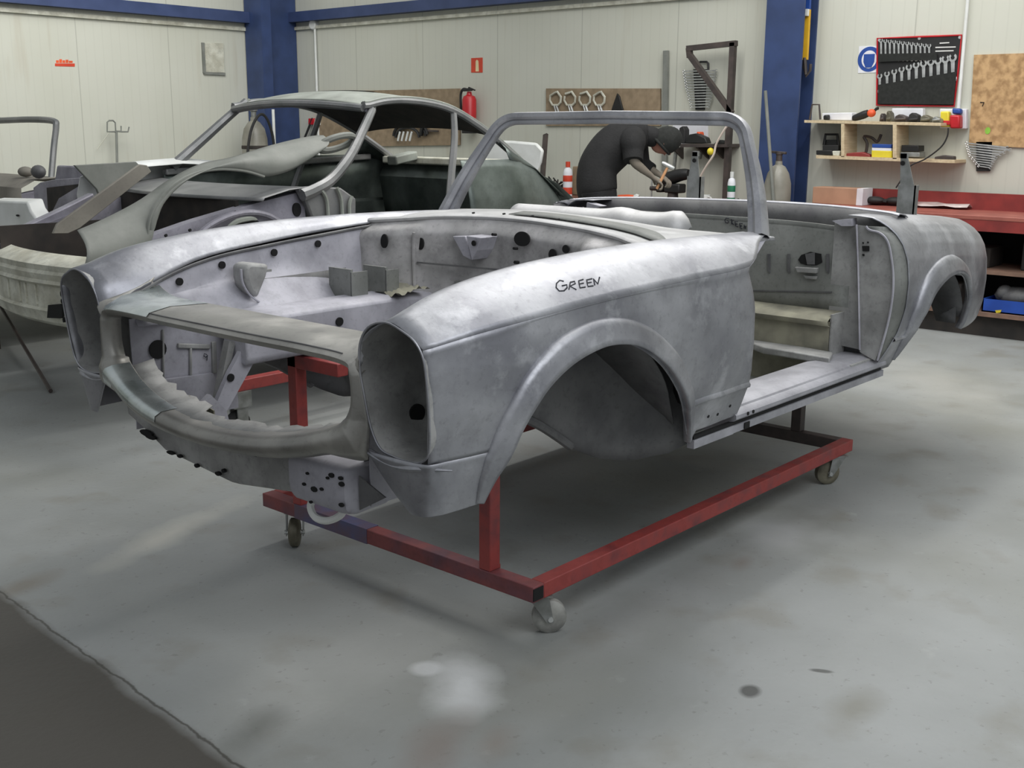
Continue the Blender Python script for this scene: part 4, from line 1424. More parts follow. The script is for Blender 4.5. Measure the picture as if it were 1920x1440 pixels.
# far side seen through the empty door: inner skin with a pressed swage
rws = []
for k in range(12):
    x = 1.95 + k*(2.1/11)
    rws.append([Vector((x, YC + .70, 1.17 + .04*min(1, (x - 1.95)))), Vector((x, YC + .74, 1.02)), Vector((x, YC + .75, .94)), Vector((x, YC + .73, .92)), Vector((x, YC + .73, .56))])
MB().grid(rws).build('far_inner_side', M['green'], cp, ang=30, solid=.004)
MB().box((1.7, YC - .74, .44), (4.1, YC + .74, .46)).build('floor_pan', M['green'], cp, smooth=False)
rws = []
for k in range(9):
    y = YC - .66 + k*(1.32/8)
    rws.append([Vector((3.62, y, .46)), Vector((3.72, y, .80)), Vector((3.66, y, 1.10)), Vector((3.72, y, 1.20)), Vector((4.05, y, 1.08)), Vector((4.35, y, .90)), Vector((4.55, y, .70)), Vector((4.58, y, .55))])
MB().grid(rws).build('rear_deck', M['green'], cp, ang=40, solid=.004)
MB().beam((3.70, YC - .58, 1.215), (3.70, YC + .62, 1.215), .10, .05).build('parcel_shelf_edge', M['cream'], cp, bevel=.01)
MB().beam((3.40, YC + .25, 1.22), (3.65, YC + .30, 1.25), .08, .06).build('shelf_bracket', M['roof'], cp, bevel=.01)
# windscreen header and cowl
hd = [Vector((2.40 - .05*(1 - v*v), YC + v*.60, 1.545 + .03*(1 - v*v))) for v in np.linspace(-1, 1, 16)]
MB().tube(hd, .020, 8).build('screen_header', M['coupe'], cp)
MB().tube([q + Vector((.03, 0, -.012)) for q in hd], .012, 6).build('header_lip', M['lilac'], cp)
cw = []
for k in range(17):
    v = -1 + 2*k/16
    y = YC + v*.70
    bx_ = 1.92 - .12*(1 - v*v)
    cw.append([Vector((bx_ + .06, y, 1.11)), Vector((bx_, y, 1.135)), Vector((bx_ - .12, y, 1.125)), Vector((bx_ - .28, y, 1.09)), Vector((bx_ - .29, y, 1.075))])
MB().grid(cw).build('cowl', M['coupe'], cp, ang=40, solid=.004)
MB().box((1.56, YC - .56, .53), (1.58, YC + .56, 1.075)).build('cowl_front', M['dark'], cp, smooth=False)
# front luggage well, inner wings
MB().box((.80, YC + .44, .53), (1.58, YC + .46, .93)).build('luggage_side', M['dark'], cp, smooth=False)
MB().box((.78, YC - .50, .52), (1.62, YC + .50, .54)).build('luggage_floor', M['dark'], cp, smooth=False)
for s in (-1, 1):
    top = []
    for k in range(20):
        x = .80 + k*(1.12/19)
        z = np.interp(x, [.80, 1.04, 1.30, 1.66, 1.98], [.84, .915, .985, 1.065, 1.125])
        yo = np.interp(x, [.80, 1.3, 1.98], [.50, .56, .66])
        top.append((x, yo, z))
    a = [Vector((x, YC + s*(yo - .055), z)) for x, yo, z in top]
    b = [Vector((x, YC + s*yo, z - .004)) for x, yo, z in top]
    c = [Vector((x, YC + s*(yo + .008), z - .05)) for x, yo, z in top]
    d = []
    for x, yo, z in top:
        bulge = .06*math.exp(-((x - 1.35)/.22)**2)
        d.append(Vector((x, YC + s*(yo + .02 - bulge), z - .16)))
    e = [Vector((x, YC + s*(yo + .02), .55)) for x, yo, z in top]
    f = [Vector((x, YC + s*(yo - .06), .54)) for x, yo, z in top]
    iw = MB().grid([f, a, b, c, d, e]).build('inner_wing', M['lilac'], cp, ang=35, solid=.004)
    if s < 0:
        MB().disc(on(553, 393, 'y', YC - .645), (0, -1, 0), .026, .036, thick=.02).build('wing_hole', M['hole'], iw)
        for (px, py) in ((395, 424), (355, 432), (440, 398), (524, 376), (518, 364), (310, 442), (557, 352)):
            MB().disc(on(px, py, 'y', YC - .60), (0, -1, .3), .007, thick=.01).build('wing_hole', M['hole'], iw)
        # arch pressing over the front wheel
        ar = spline(ons([(365, 450), (390, 425), (430, 405), (470, 398), (505, 405), (535, 425), (545, 440)], 'y', YC - .66), 24)
        MB().tube(ar, .016, 8).build('arch_pressing', M['lilac'], cp)
        ar2 = spline(ons([(425, 428), (445, 415), (470, 410), (482, 412)], 'y', YC - .665), 10)
        MB().tube(ar2, [.004, .01, .012, .014, .014, .014, .012, .01, .008, .004], 6).build('arch_pressing', M['roof'], cp)
        MB().prism(ons([(425, 430), (450, 416), (482, 413), (500, 425), (510, 440), (420, 440)], 'y', YC - .64), (0, .01, 0)).build('arch_opening', M['hole'], cp, smooth=False)
        # scuttle side with folded flanges beside the door opening
        ss = ons([(560, 352), (600, 348), (640, 352), (668, 372), (668, 420), (590, 420), (575, 380)], 'y', YC - .70)
        MB().prism(ss, (0, .05, 0)).build('scuttle_side', M['coupe'], cp, bevel=.01)
        for q in ([(598, 352), (612, 372), (616, 418)], [(632, 352), (640, 375), (642, 418)], [(660, 368), (655, 385), (657, 418)]):
            MB().tube(spline(ons(q, 'y', YC - .715), 10), .010, 6).build('folded_flange', M['roof'], cp)
# cream nose panel with ribs
rws = []
for k in range(21):
    v = -1 + 2*k/20
    y = YC + v*.70
    x = .70 + .14*v*v
    zt_ = .80
    rws.append([Vector((x + .10, y, zt_ + .03)), Vector((x + .02, y, zt_)), Vector((x, y, zt_ - .012)), Vector((x + .008, y, zt_ - .04)), Vector((x - .004, y, zt_ - .055)), Vector((x + .004, y, zt_ - .085)), Vector((x - .008, y, zt_ - .10)), Vector((x + .012, y, zt_ - .115)), Vector((x + .012, y, .575)), Vector((x - .004, y, .565)), Vector((x + .01, y, .55)), Vector((x + .02, y, .51)), Vector((x + .06, y, .485))])
nose = MB().grid(rws).build('nose_panel', M['cream'], cp, ang=30, solid=.004)
for px in (25, 50, 62, 80):
    y = on(px, 560, 'x', .74).y
    v = (y - YC)/.70
    x = .70 + .14*v*v
    MB().box((x + .0, y - .006, .585), (x + .02, y + .006, .685)).build('nose_rib', M['cream'], nose, bevel=.004)
ho = ons([(90, 572), (112, 570), (116, 574), (116, 594), (112, 597), (88, 596)], 'x', .705)
MB().prism(ho, (.012, 0, 0)).build('nose_opening', M['hole'], nose, smooth=False)
rr = random.Random(9)
for k in range(14):
    q = on(122 + rr.uniform(-4, 12), rr.uniform(545, 612), 'x', .722)
    MB().disc(q, (-1, 0, 0), rr.uniform(.004, .010), rr.uniform(.004, .014), 8, thick=.012).build('rust_hole', M['hole'], nose)
# far front wing in white primer
fwg = []
for k in range(14):
    x = 1.45 + k*(.95/13)
    z = np.interp(x, [1.45, 1.75, 2.05, 2.4], [1.17, 1.235, 1.25, 1.22])
    fwg.append([Vector((x, YC + .62, z - .03)), Vector((x, YC + .70, z)), Vector((x, YC + .78, z - .02)), Vector((x, YC + .83, z - .12)), Vector((x, YC + .82, .75))])
MB().grid(fwg).build('far_front_wing', M['white'], cp, ang=60, solid=.004)

# its own red frame on casters
ct = thing('wheeled_frame', 'red-topped low frame on casters under the grey coupe, seen through the roadster grille', 'trolley', (2.4, YC, FZ))
for y, x0 in ((1.86, 1.15), (3.70, 2.1)):
    MB().box((x0, y, .20), (4.0, y + .06, .255)).build('long_beam', M['redpaint'], ct, bevel=.003)
for x in (2.1, 3.94):
    MB().box((x, 1.92, .20), (x + .06, 3.70, .255)).build('cross_beam', M['redpaint'], ct, bevel=.003)
for x, y in ((1.24, 1.89), (2.2, 3.73), (3.9, 1.89), (3.9, 3.73)):
    T = Matrix.Translation((x, y, FZ))
    cf = MB().box((-.05, -.04, .15), (.05, .04, .20 - FZ), T).box((-.03, -.035, .06), (.03, -.028, .15), T).box((-.03, .028, .06), (.03, .035, .15), T).build('caster', M['zinc'], ct, smooth=False)
    MB().lathe([(0, -.022), (.05, -.022), (.065, -.014), (.065, .014), (.05, .022), (0, .022)], 20, (x - .01, y, .065 + FZ), 'y').build('caster_wheel', M['rubber'], cf, ang=30)
for x, y in ((2.0, 2.3), (2.0, 3.4), (3.6, 2.3), (3.6, 3.4)):
    MB().box((x, y, .255), (x + .05, y + .05, .438)).build('post', M['redpaint'], ct, bevel=.003)
for y in (2.3, 3.4):
    MB().box((2.1, y, .205), (3.94, y + .05, .25)).build('inner_rail', M['redpaint'], ct, bevel=.003)

# ================================================================== loose wing and sheets lying against the coupe
def sheet(name, up, lo, n, m, solid=.004, bulge=.03, **kw):
    a, b = spline(up, n), spline(lo, n)
    rws = [[p + (q - p)*t + Vector((0, -bulge*math.sin(math.pi*t), 0)) for p, q in zip(a, b)] for t in np.linspace(0, 1, 9)]
    return MB().grid(rws).build(name, m, ang=60, solid=solid, **kw)
pw = thing('wing_panel', 'loose grey front wing with wheel arch, laid across the coupe front', 'car panel', (1.3, 2.15, .6))
upx = [(145, 432), (200, 408), (262, 375), (320, 335), (375, 308), (430, 296), (470, 284), (500, 275), (530, 267), (560, 260), (588, 255), (606, 254)]
lpx = [(158, 500), (215, 500), (276, 475), (281, 410), (310, 362), (350, 332), (400, 318), (455, 320), (495, 331), (540, 321), (580, 299), (606, 280)]
def yline(px):
    return np.interp(px, [140, 300, 500, 640], [2.02, 2.10, 2.16, 2.20])
up3 = [on(a, b, 'y', float(yline(a)) + .12) for a, b in upx]
lo3 = [on(a, b, 'y', float(yline(a))) for a, b in lpx]
o = sheet('wing_skin', up3, lo3, 60, M['panelgrey'], bulge=.05)
o.parent = pw
o.matrix_parent_inverse = pw.matrix_world.inverted()
ring = [on(630 + 30*math.cos(a), 268 + 14*math.sin(a) - 4*math.cos(a), 'y', 2.26) for a in np.linspace(0, 2*math.pi, 28, endpoint=False)]
rg = [Vector((q.x, q.y + .06*math.sin(k*2*math.pi/28), q.z)) for k, q in enumerate(ring)]
MB().tube(rg, .019, 8, closed=True).build('lamp_ring', M['panelgrey'], pw)
arl = spline(lo3[2:9], 30)
MB().tube(arl, .008, 6).build('arch_lip', M['panelgrey'], pw)

ps = plate('sheet_strip', [on(a, b, 'y', 2.75) for a, b in ((262, 308), (276, 310), (284, 322), (150, 428), (128, 438), (100, 438), (108, 420), (180, 368))], (0, .02, 0), M['dustgrey'], bevel=.003)
tag(ps, 'long brown-grey metal strip sloping down in front of the left-hand convertible', 'car panel')
tg = plate('triangular_sheet', [on(a, b, 'y', 3.1) for a, b in ((140, 310), (255, 303), (262, 310), (186, 365), (182, 355))], (0, .02, 0), M['panelgrey'], bevel=.003)
tag(tg, 'grey triangular sheet metal standing behind the sloping brown-grey strip', 'car panel')

# ================================================================== convertible at the left edge
cv = thing('convertible_body', 'partly cropped stripped convertible shell with upright windscreen frame at the left edge', 'car body', (1.6, 4.7, .3))
fr = spline(ons([(97, 332), (102, 270), (106, 232), (100, 223), (60, 222), (0, 224), (-60, 226)], 'y', 4.4), 40)
fr = [Vector((q.x, 4.4, q.z)) for q in fr]
rws = []
P0 = on(97, 332, 'x', 1.9)
pth = [(1.86, P0.y, P0.z), (1.93, P0.y + .03, 1.28), (2.02, P0.y + .07, 1.455)]
lt = on(104, 226, 'x', 2.02)
pth = [on(96, 335, 'x', 1.86), on(101, 275, 'x', 1.94), on(105, 238, 'x', 2.01), on(100, 227, 'x', 2.02), on(60, 224, 'x', 2.02), on(0, 226, 'x', 2.02), on(-90, 230, 'x', 2.02), on(-130, 245, 'x', 2.0), on(-150, 340, 'x', 1.86)]
MB().tube(spline(pth, 60), .022, 8).build('windscreen_frame', M['coupe'], cv)
yr = on(96, 335, 'x', 1.86).y
yl = on(-150, 340, 'x', 1.86).y
rws = []
for k in range(11):
    y = yr - .10 + (yl - yr + .2)*k/10
    rws.append([Vector((1.95, y, 1.06)), Vector((1.88, y, 1.10)), Vector((1.70, y, 1.09)), Vector((1.60, y, 1.04)), Vector((1.58, y, .60))])
MB().grid(rws).build('scuttle', M['dustgrey'], cv, ang=40, solid=.004)
MB().ball(on(48, 322, 'x', 1.75), .05, sc=(1, 1, .7)).build('dash_hump', M['dustgrey'], cv)
MB().ball(on(72, 322, 'x', 1.72), .055, sc=(.8, 1.1, .8)).build('dash_hump', M['under'], cv)
# side bay with a dark pocket beside the scuttle
pk = [on(a, b, 'x', 1.56) for a, b in ((62, 352), (75, 342), (105, 336), (152, 333), (158, 345), (162, 372), (150, 395), (95, 405), (66, 400))]
sidep = MB().prism(pk, (.03, 0, 0)).build('side_bay', M['lilac'], cv, bevel=.004)
MB().prism([on(a, b, 'x', 1.555) for a, b in ((89, 352), (150, 345), (150, 372), (120, 392), (92, 402))], (-.006, 0, 0)).build('side_pocket', M['dark'], sidep, smooth=False)
MB().prism([on(a, b, 'x', 1.548) for a, b in ((112, 372), (148, 350), (150, 368), (118, 392), (98, 400))], (-.006, 0, 0)).build('pocket_flap', M['lilac'], sidep, smooth=False)
MB().prism([on(a, b, 'x', 1.6) for a, b in ((106, 310), (152, 312), (158, 345), (100, 350))], (.04, 0, 0)).build('quarter_box', M['lilac'], cv, bevel=.01)
# far inner wing strip running forward
st_ = ons([(0, 448), (60, 418), (120, 390), (176, 362), (180, 384), (128, 420), (60, 448), (20, 468), (0, 478)], 'y', 3.35)
isw = MB().prism(st_, (0, .06, 0)).build('inner_wing_flange', M['lilac'], cp, bevel=.008)
MB().disc(on(125, 415, 'y', 3.345), (0, -1, .4), .022, .012, thick=.01).build('wing_hole', M['hole'], isw)
MB().disc(on(14, 466, 'y', 3.345), (0, -1, .4), .014, .012, thick=.01).build('wing_hole', M['hole'], isw)
MB().box((1.1, 3.95, .45), (1.6, 5.4, .62)).build('front_tray', M['dustgrey'], cv, bevel=.02)
MB().box((1.2, yr - .08, .40), (4.2, yl + .1, .50)).build('floor_pan', M['dustgrey'], cv, bevel=.02)
MB().prism([(1.6, yr - .05, .5), (4.0, yr - .05, .5), (4.2, yr - .05, .95), (3.2, yr - .05, 1.08), (3.1, yr - .05, .6), (2.0, yr - .05, .6), (1.9, yr - .05, 1.05), (1.6, yr - .05, 1.0)], (0, .05, 0)).build('near_side', M['lilac'], cv, bevel=.01)
for (x, y) in ((1.4, yr + .1), (1.4, yl - .1), (3.8, yr + .1), (3.8, yl - .1)):
    MB().box((x, y, FZ), (x + .06, y + .06, .40)).build('stand_leg', M['iron'], cv, bevel=.003)
wl = thing('white_cover', 'white lid lying on the front of the cropped convertible', 'car panel', (1.2, 3.9, .9))
wp = [on(a, b, 'x', 1.25) for a, b in ((-20, 376), (50, 378), (56, 395), (70, 415), (40, 428), (0, 430), (-20, 428))]
wlo = MB().prism(wp, (.10, 0, .015)).build('lid', M['white'], wl, bevel=.012)
MB().disc(on(34, 404, 'x', 1.245), (-1, 0, 0), .016, .006, thick=.006).build('lid_slot', M['hole'], wlo)
wp = [on(a, b, 'x', 1.2) for a, b in ((-20, 438), (42, 436), (20, 455), (-20, 458))]
MB().prism(wp, (.06, 0, .01)).build('lid_edge', M['cream'], wl, bevel=.01)
# leg of a stand on the floor at the left
lg = MB().tube([on(-40, 630, 'z', FZ) + Vector((.35, .45, .18)), on(95, 733, 'z', FZ + .014)], .012, 8)
lgo = lg.build('stand_leg', M['iron'])
tag(lgo, 'thin dark metal leg slanting down to the floor at the left edge', 'stand leg')

# white bodywork behind the coupe tail
wbp = [on(a, b, 'x', 5.6) for a, b in ((900, 263), (960, 264), (1005, 268), (1018, 282), (1014, 305), (1006, 322), (1004, 345))]
wbp += [Vector((5.6, wbp[-1].y + .02, FZ)), Vector((5.6, wbp[0].y - .02, FZ))]
wb = plate('body_panel', wbp, (.05, .02, 0), M['white'], bevel=.02)
tag(wb, 'white painted body panel standing behind the dark coupe tail', 'car panel')
b0_ = on(1004, 420, 'x', 6.2)
bx = MB().beam((b0_.x, b0_.y, FZ), on(1023, 252, 'x', 6.9), .05, .025, (1, 0, 0)).build('steel_bar', M['iron'])
tag(bx, 'dark flat bar leaning on the wall behind the white body panel', 'bar')
# ================================================================== things on the left wall
ORD = ['first', 'second', 'third', 'fourth', 'fifth', 'sixth', 'seventh', 'eighth', 'ninth', 'tenth', 'eleventh', 'twelfth', 'thirteenth', 'fourteenth', 'fifteenth', 'sixteenth']
def Lp(pts, off=0.0):
    return ons(pts, 'y', YL - off)
def Bp(pts, off=0.0):
    return ons(pts, 'x', XB - off)

wh = thing('wall_hatch', 'small grey framed hatch cover on the left wall near the corner', 'hatch', Lp([(400, 137)])[0])
MB().prism(Lp([(381, 81), (417, 81), (419, 136), (383, 135)], .0), (0, -.02, 0)).build('cover', M['cream'], wh, smooth=False)
MB().beam(*Lp([(380, 80), (383, 137)], .012), .03, .03, (0, 1, 0)).build('dark_edge', M['panelgrey'], wh, smooth=False)
MB().beam(*Lp([(382, 137), (422, 139)], .012), .03, .02, (0, 1, 0)).build('lower_edge', M['panelgrey'], wh, smooth=False)
st = thing('wall_sticker', 'small red lettered sticker on the white left wall', 'sticker', Lp([(122, 126)])[0])
MB().prism(Lp([(103, 119), (140, 119), (140, 125), (103, 124)], 0), (0, -.003, 0)).build('red_band', M['sign'], st, smooth=False)
for k, (a, b, h) in enumerate(((105, 110, 5), (111, 116, 7), (117, 122, 5), (123, 128, 6), (129, 136, 4))):
    MB().prism(Lp([(a, 118 - h), (b, 118 - h), (b, 118), (a, 118)], 0), (0, -.002, 0)).build('red_lettering', M['orange'], st, smooth=False)
hs_ = thing('hook_stand', 'thin metal stand with two U-shaped hooks against the left wall', 'stand', (Lp([(216, 330)], .15)[0].x, YL - .15, FZ))
p0 = Lp([(218, 246)], .15)[0]
MB().tube([(p0.x - .03, YL - .15, FZ), (p0.x - .03, YL - .15, .8), p0], .014, 8).build('pole', M['panelgrey'], hs_)
MB().tube(Lp([(217, 247), (201, 247), (201, 229), (205, 226), (212, 226), (216, 230), (217, 247)], .15), .009, 6).build('hook', M['panelgrey'], hs_)
MB().tube(Lp([(227, 236), (227, 246), (217, 246), (229, 247), (240, 247), (242, 238)], .15), .009, 6).build('hook', M['panelgrey'], hs_)
MB().tube(Lp([(205, 248), (182, 280)], .05), .004, 5).build('wire', M['cream'], hs_)

# gas cylinder in the corner with its hose
g1 = Vector((6.22, 8.45, FZ))
gc = thing('gas_cylinder', 'tall grey gas cylinder with black hose, in the corner behind the coupe windscreen', 'gas cylinder', g1)
MB().lathe([(0, 0), (.14, 0), (.15, .03), (.15, 1.22), (.145, 1.32), (.12, 1.43), (.07, 1.50), (.04, 1.52), (.04, 1.56), (0, 1.56)], 24, g1).build('shell', M['gasgrey'], gc)
MB().lathe([(.152, 1.20), (.155, 1.21), (.155, 1.23), (.152, 1.24)], 24, g1).build('band', M['dark'], gc)
MB().lathe([(0, 1.56), (.03, 1.56), (.03, 1.62), (.045, 1.63), (.045, 1.66), (0, 1.66)], 12, g1).build('valve', M['zinc'], gc)
MB().tube(spline([g1 + Vector(q) for q in ((-.25, -.10, .45), (-.23, -.12, .9), (-.17, -.14, 1.35), (-.06, -.16, 1.57), (.05, -.16, 1.56), (.15, -.14, 1.35), (.20, -.12, .95), (.22, -.10, .5))], 40), .016, 8).build('hose', M['rubber'], gc)
wp_ = MB().tube(Lp([(512, 205), (511, 290)], .45), .018, 8)
q = on(512, 205, 'y', 8.4)
o = MB().tube([(q.x, 8.4, FZ), (q.x, 8.4, q.z)], .017, 8).build('white_pipe', M['white'])
tag(o, 'white upright pipe standing in front of the blue corner column', 'pipe')

# ================================================================== things on the back wall
jb = thing('conduit_box', 'round junction box with a white conduit running down beside the corner column', 'electrical conduit', Bp([(592, 170)])[0])
c0, c1 = Bp([(588, 46), (594, 330)], .03)
MB().lathe([(0, 0), (.06, 0), (.06, .05), (.05, .06), (0, .06)], 16, (0, 0, 0), 'x').build('box', M['white'], jb)
bx_ = [o for o in jb.children][0]
for v in bx_.data.vertices:
    v.co = Vector((XB - v.co.x, c0.y + v.co.y, c0.z + v.co.z))
MB().tube([c0 + Vector((0, -.02, -.04)), Vector((c0.x, c0.y - .03, .2))], .014, 8).build('conduit', M['white'], jb)

def board(name, label, px, off=.02):
    o = plate(name, Bp(px, .004), (-off, 0, 0), M['board'], smooth=False)
    return tag(o, label, 'tool board')
board('tool_board', 'large brown hardboard panel on the wall behind the coupe roof', [(598, 172), (864, 166), (864, 272), (598, 276)])
board('tool_board', 'narrow brown hardboard panel holding four pale clamps', [(1026, 166), (1240, 166), (1240, 236), (1026, 236)])
cl_ = thing('cable_coil', 'coil of dark cables hanging on the large brown board', 'cable', Bp([(772, 262)], .05)[0])
for k, (cx_, cy_, r1) in enumerate(((768, 255, 30), (775, 252, 26), (764, 258, 22))):
    MB().tube([Bp([(cx_ + r1*math.cos(a), cy_ - r1*.85*math.sin(a))], .05 + .01*k)[0] for a in np.linspace(0, math.pi, 20)], .016, 6).build('cable_loop', M['rubber'], cl_)
for k, x in enumerate((750, 757, 765, 772)):
    MB().tube(Bp([(x, 247), (x - 4, 264)], .09), .012, 6).build('white_lead', M['white'], cl_)
tl = thing('hand_drill', 'dark hand drill hanging on the large brown board above the cables', 'tool', Bp([(790, 235)], .05)[0])
MB().beam(*Bp([(768, 218), (800, 224)], .07), .06, .06).build('drill_body', M['iron'], tl, bevel=.015)
MB().beam(*Bp([(795, 222), (789, 255)], .07), .04, .04).build('drill_grip', M['black'], tl, bevel=.01)
MB().beam(*Bp([(798, 245), (822, 246)], .05), .02, .02).build('drill_chuck', M['iron'], tl, bevel=.004)
t2 = MB().beam(*Bp([(802, 217), (822, 221)], .05), .04, .05).build('chuck_key', M['chrome'], None, bevel=.01)
tag(t2, 'small pale metal tool right of the drill on the large board', 'tool')
rw_ = thing('wall_socket', 'red and white socket on the wall left of the large board', 'socket', Bp([(592, 232)])[0])
MB().prism(Bp([(585, 222), (596, 222), (596, 234), (585, 234)], 0), (-.06, 0, 0)).build('red_cover', M['red'], rw_, bevel=.008)
MB().prism(Bp([(595, 224), (604, 224), (604, 235), (595, 235)], 0), (-.05, 0, 0)).build('white_cover', M['white'], rw_, bevel=.008)
o = MB().tube(Bp([(586, 222), (570, 262)], .05), .014, 6).build('cable', M['rubber'])
tag(o, 'dark cable slanting down from the red and white socket', 'cable')

# fire sign and extinguisher
fs = thing('fire_sign', 'red rectangular extinguisher sign with cream mark on the wall', 'sign', Bp([(894, 136)])[0])
MB().prism(Bp([(884, 109), (905, 108), (905, 136), (884, 136)], 0), (-.005, 0, 0)).build('plate', M['sign'], fs, smooth=False)
MB().prism(Bp([(892, 115), (894, 112), (897, 114), (898, 134), (892, 134)], .005), (-.002, 0, 0)).build('mark', M['signmark'], fs, smooth=False)
ec = Bp([(880, 212)], .10)[0]
fe = thing('fire_extinguisher', 'red fire extinguisher hanging on the wall below the sign', 'fire extinguisher', (ec.x, ec.y, Bp([(880, 250)], .1)[0].z))
zb_, zt_ = Bp([(880, 250)], .1)[0].z, Bp([(880, 178)], .1)[0].z
MB().lathe([(0, zb_), (.065, zb_), (.075, zb_ + .01), (.075, zt_ - .05), (.06, zt_ - .015), (.03, zt_), (.022, zt_ + .035), (0, zt_ + .035)], 24, (ec.x, ec.y, 0)).build('cylinder', M['red'], fe)
MB().lathe([(.0775, zb_), (.080, zb_ + .005), (.080, zb_ + .045), (.0775, zb_ + .05)], 24, (ec.x, ec.y, 0)).build('base_ring', M['black'], fe)
MB().lathe([(.0762, zb_ + .06), (.0762, zb_ + .16)], 10, (ec.x, ec.y, 0)).build('label_band', M['label_t'], fe)
lbn = fe.children[-1]
MB().beam(*[Vector((ec.x - .03, ec.y + d, zt_ + h)) for d, h in ((.06, .05), (-.07, .055))], .03, .03).build('valve_head', M['black'], fe, bevel=.008)
MB().beam(Vector((ec.x - .03, ec.y - .02, zt_ + .075)), Vector((ec.x - .03, ec.y - .11, zt_ + .045)), .02, .014).build('lever', M['black'], fe, bevel=.004)
MB().tube(spline([(ec.x, ec.y + .03, zt_ + .055), (ec.x, ec.y + .09, zt_ + .06), (ec.x, ec.y + .125, zt_ + .0), (ec.x, ec.y + .12, zt_ - .14), (ec.x, ec.y + .10, zt_ - .25)], 24), .013, 8).build('hose', M['rubber'], fe)

# four clamps on the narrow board
for k, x in enumerate((1042, 1069, 1097, 1124)):
    t = thing('clamp', '%s pale C-shaped locking clamp from the left on the narrow board' % ORD[k], 'clamp', Bp([(x, 226)], .03)[0], 'clamps on the narrow board')
    pts = [(x - 9, 176), (x - 2, 174), (x + 3, 172), (x + 10, 182), (x + 9, 192), (x + 3, 198)]
    if k != 2 and k != 1:
        pts[0] = (x - 11, 180)
    MB().tube(Bp(pts, .045), .012, 6).build('jaw', M['cream'], t)
    MB().tube(Bp([(x + 3, 197), (x - 6, 197), (x - 11, 188), (x - 10, 180)], .045), .011, 6).build('jaw', M['cream'], t)
    MB().tube(Bp([(x + 1, 197), (x + 6, 212), (x + 8, 228)], .045), .010, 6).build('handle', M['chrome'], t)
    MB().tube(Bp([(x - 3, 198), (x + 1, 212), (x + 4, 227)], .05), .008, 6).build('handle', M['chrome'], t)
o = plate('pointed_tool', Bp([(1159, 175), (1163, 180), (1170, 206), (1162, 236), (1147, 240), (1149, 204)], .02), (-.02, 0, 0), M['black'], bevel=.004)
tag(o, 'black pointed spatula hanging right of the clamps', 'tool')
o = MB().beam(*Bp([(1249, 95), (1246, 320)], .03), .03, .05, (0, 1, 0)).build('steel_bar', M['panelgrey'])
tag(o, 'tall light grey flat bar upright on the wall right of the clamp board', 'bar')

# angle-iron frame
fr_ = thing('metal_rack', 'dark triangular angle-iron frame on the wall left of the blue column', 'metal frame', Bp([(1373, 350)], .15)[0])
MB().beam(*Bp([(1289, 91), (1381, 81)], .15), .05, .045).build('top_bar', M['iron'], fr_, smooth=False)
q0, q1 = Bp([(1375, 80), (1375, 372)], .15)
MB().beam(q0, Vector((q0.x, q0.y, .79)), .05, .048, (0, 1, 0)).build('upright', M['iron'], fr_, smooth=False)
MB().beam(*Bp([(1292, 90), (1294, 108)], .15), .045, .045, (0, 1, 0)).build('short_leg', M['iron'], fr_, smooth=False)
MB().beam(*Bp([(1294, 104), (1372, 212)], .15), .045, .05, (1, 0, 0)).build('brace', M['iron'], fr_, smooth=False)

# spanners -------------------------------------------------------
def wrench_mesh(Lw, wdt):
    """combination spanner: ring end, shank, open jaw; lies in the local YZ plane, along +Z"""
    mb_ = MB()
    r = wdt
    mb_.prism([(-.003, -wdt*.55, r*1.2), (-.003, wdt*.55, r*1.2), (-.003, wdt*.7, Lw - r*1.6), (-.003, -wdt*.7, Lw - r*1.6)], (.006, 0, 0))
    mb_.tube([(0, r*math.cos(a), r*math.sin(a) + r*.3) for a in np.linspace(0, 2*math.pi, 14, endpoint=False)], r*.42, 6, closed=True)
    c = Lw - r*.8
    jaw = [(-.004, math.cos(a)*r*1.45, c + math.sin(a)*r*1.45) for a in np.linspace(math.radians(125), math.radians(415), 14)]
    inn = [(-.004, math.cos(a)*r*.72, c + math.sin(a)*r*.72) for a in np.linspace(math.radians(410), math.radians(130), 10)]
    mb_.prism(jaw + inn, (.008, 0, 0))
    return mb_
def place_wrench(a, b, label, group, wd):
    """spanner with ring at a and jaw at b"""
    a, b = Vector(a), Vector(b)
    o = wrench_mesh((b - a).length, wd).build('spanner', M['chrome'], None, ang=40)
    z = (b - a).normalized()
    x = Vector((1, 0, 0))
    x = (x - z*x.dot(z)).normalized()
    y = z.cross(x)
    o.matrix_world = Matrix(((x[0], y[0], z[0], a[0]), (x[1], y[1], z[1], a[1]), (x[2], y[2], z[2], a[2]), (0, 0, 0, 1)))
    return tag(o, label, 'spanner', group)
def holder(name, label, px_c, ys, cat='tool rack'):
    pass
wr = thing('spanner_holder', 'black plastic spanner holder with carrying loop behind the triangular frame', 'tool rack', Bp([(1312, 205)], .02)[0])
MB().prism(Bp([(1302, 130), (1326, 130), (1322, 206), (1306, 206)], .0), (-.02, 0, 0)).build('strip', M['black'], wr, smooth=False)
MB().tube(Bp([(1309, 131), (1309, 119), (1313, 116), (1325, 116), (1328, 119), (1328, 131)], .02), .010, 6).build('carrying_loop', M['black'], wr)
for k in range(14):
    y = 132.5 + k*5.2
    hl = np.interp(y, [130, 165, 205], [30, 24, 14])
    a, b = Bp([(1311 - hl, y + 1), (1316 + hl*.95, y)], .032)
    place_wrench(a, b, '%s spanner from the top in the holder behind the triangular frame' % ORD[k], 'spanners in the left holder', .0095 if k < 7 else .0075)
wr2 = thing('spanner_holder', 'black spanner holder on the wall under the chipboard sheet', 'tool rack', Bp([(1847, 320)], .02)[0])
MB().prism(Bp([(1832, 266), (1862, 266), (1857, 321), (1832, 321)], .0), (-.02, 0, 0)).build('strip', M['black'], wr2, smooth=False)
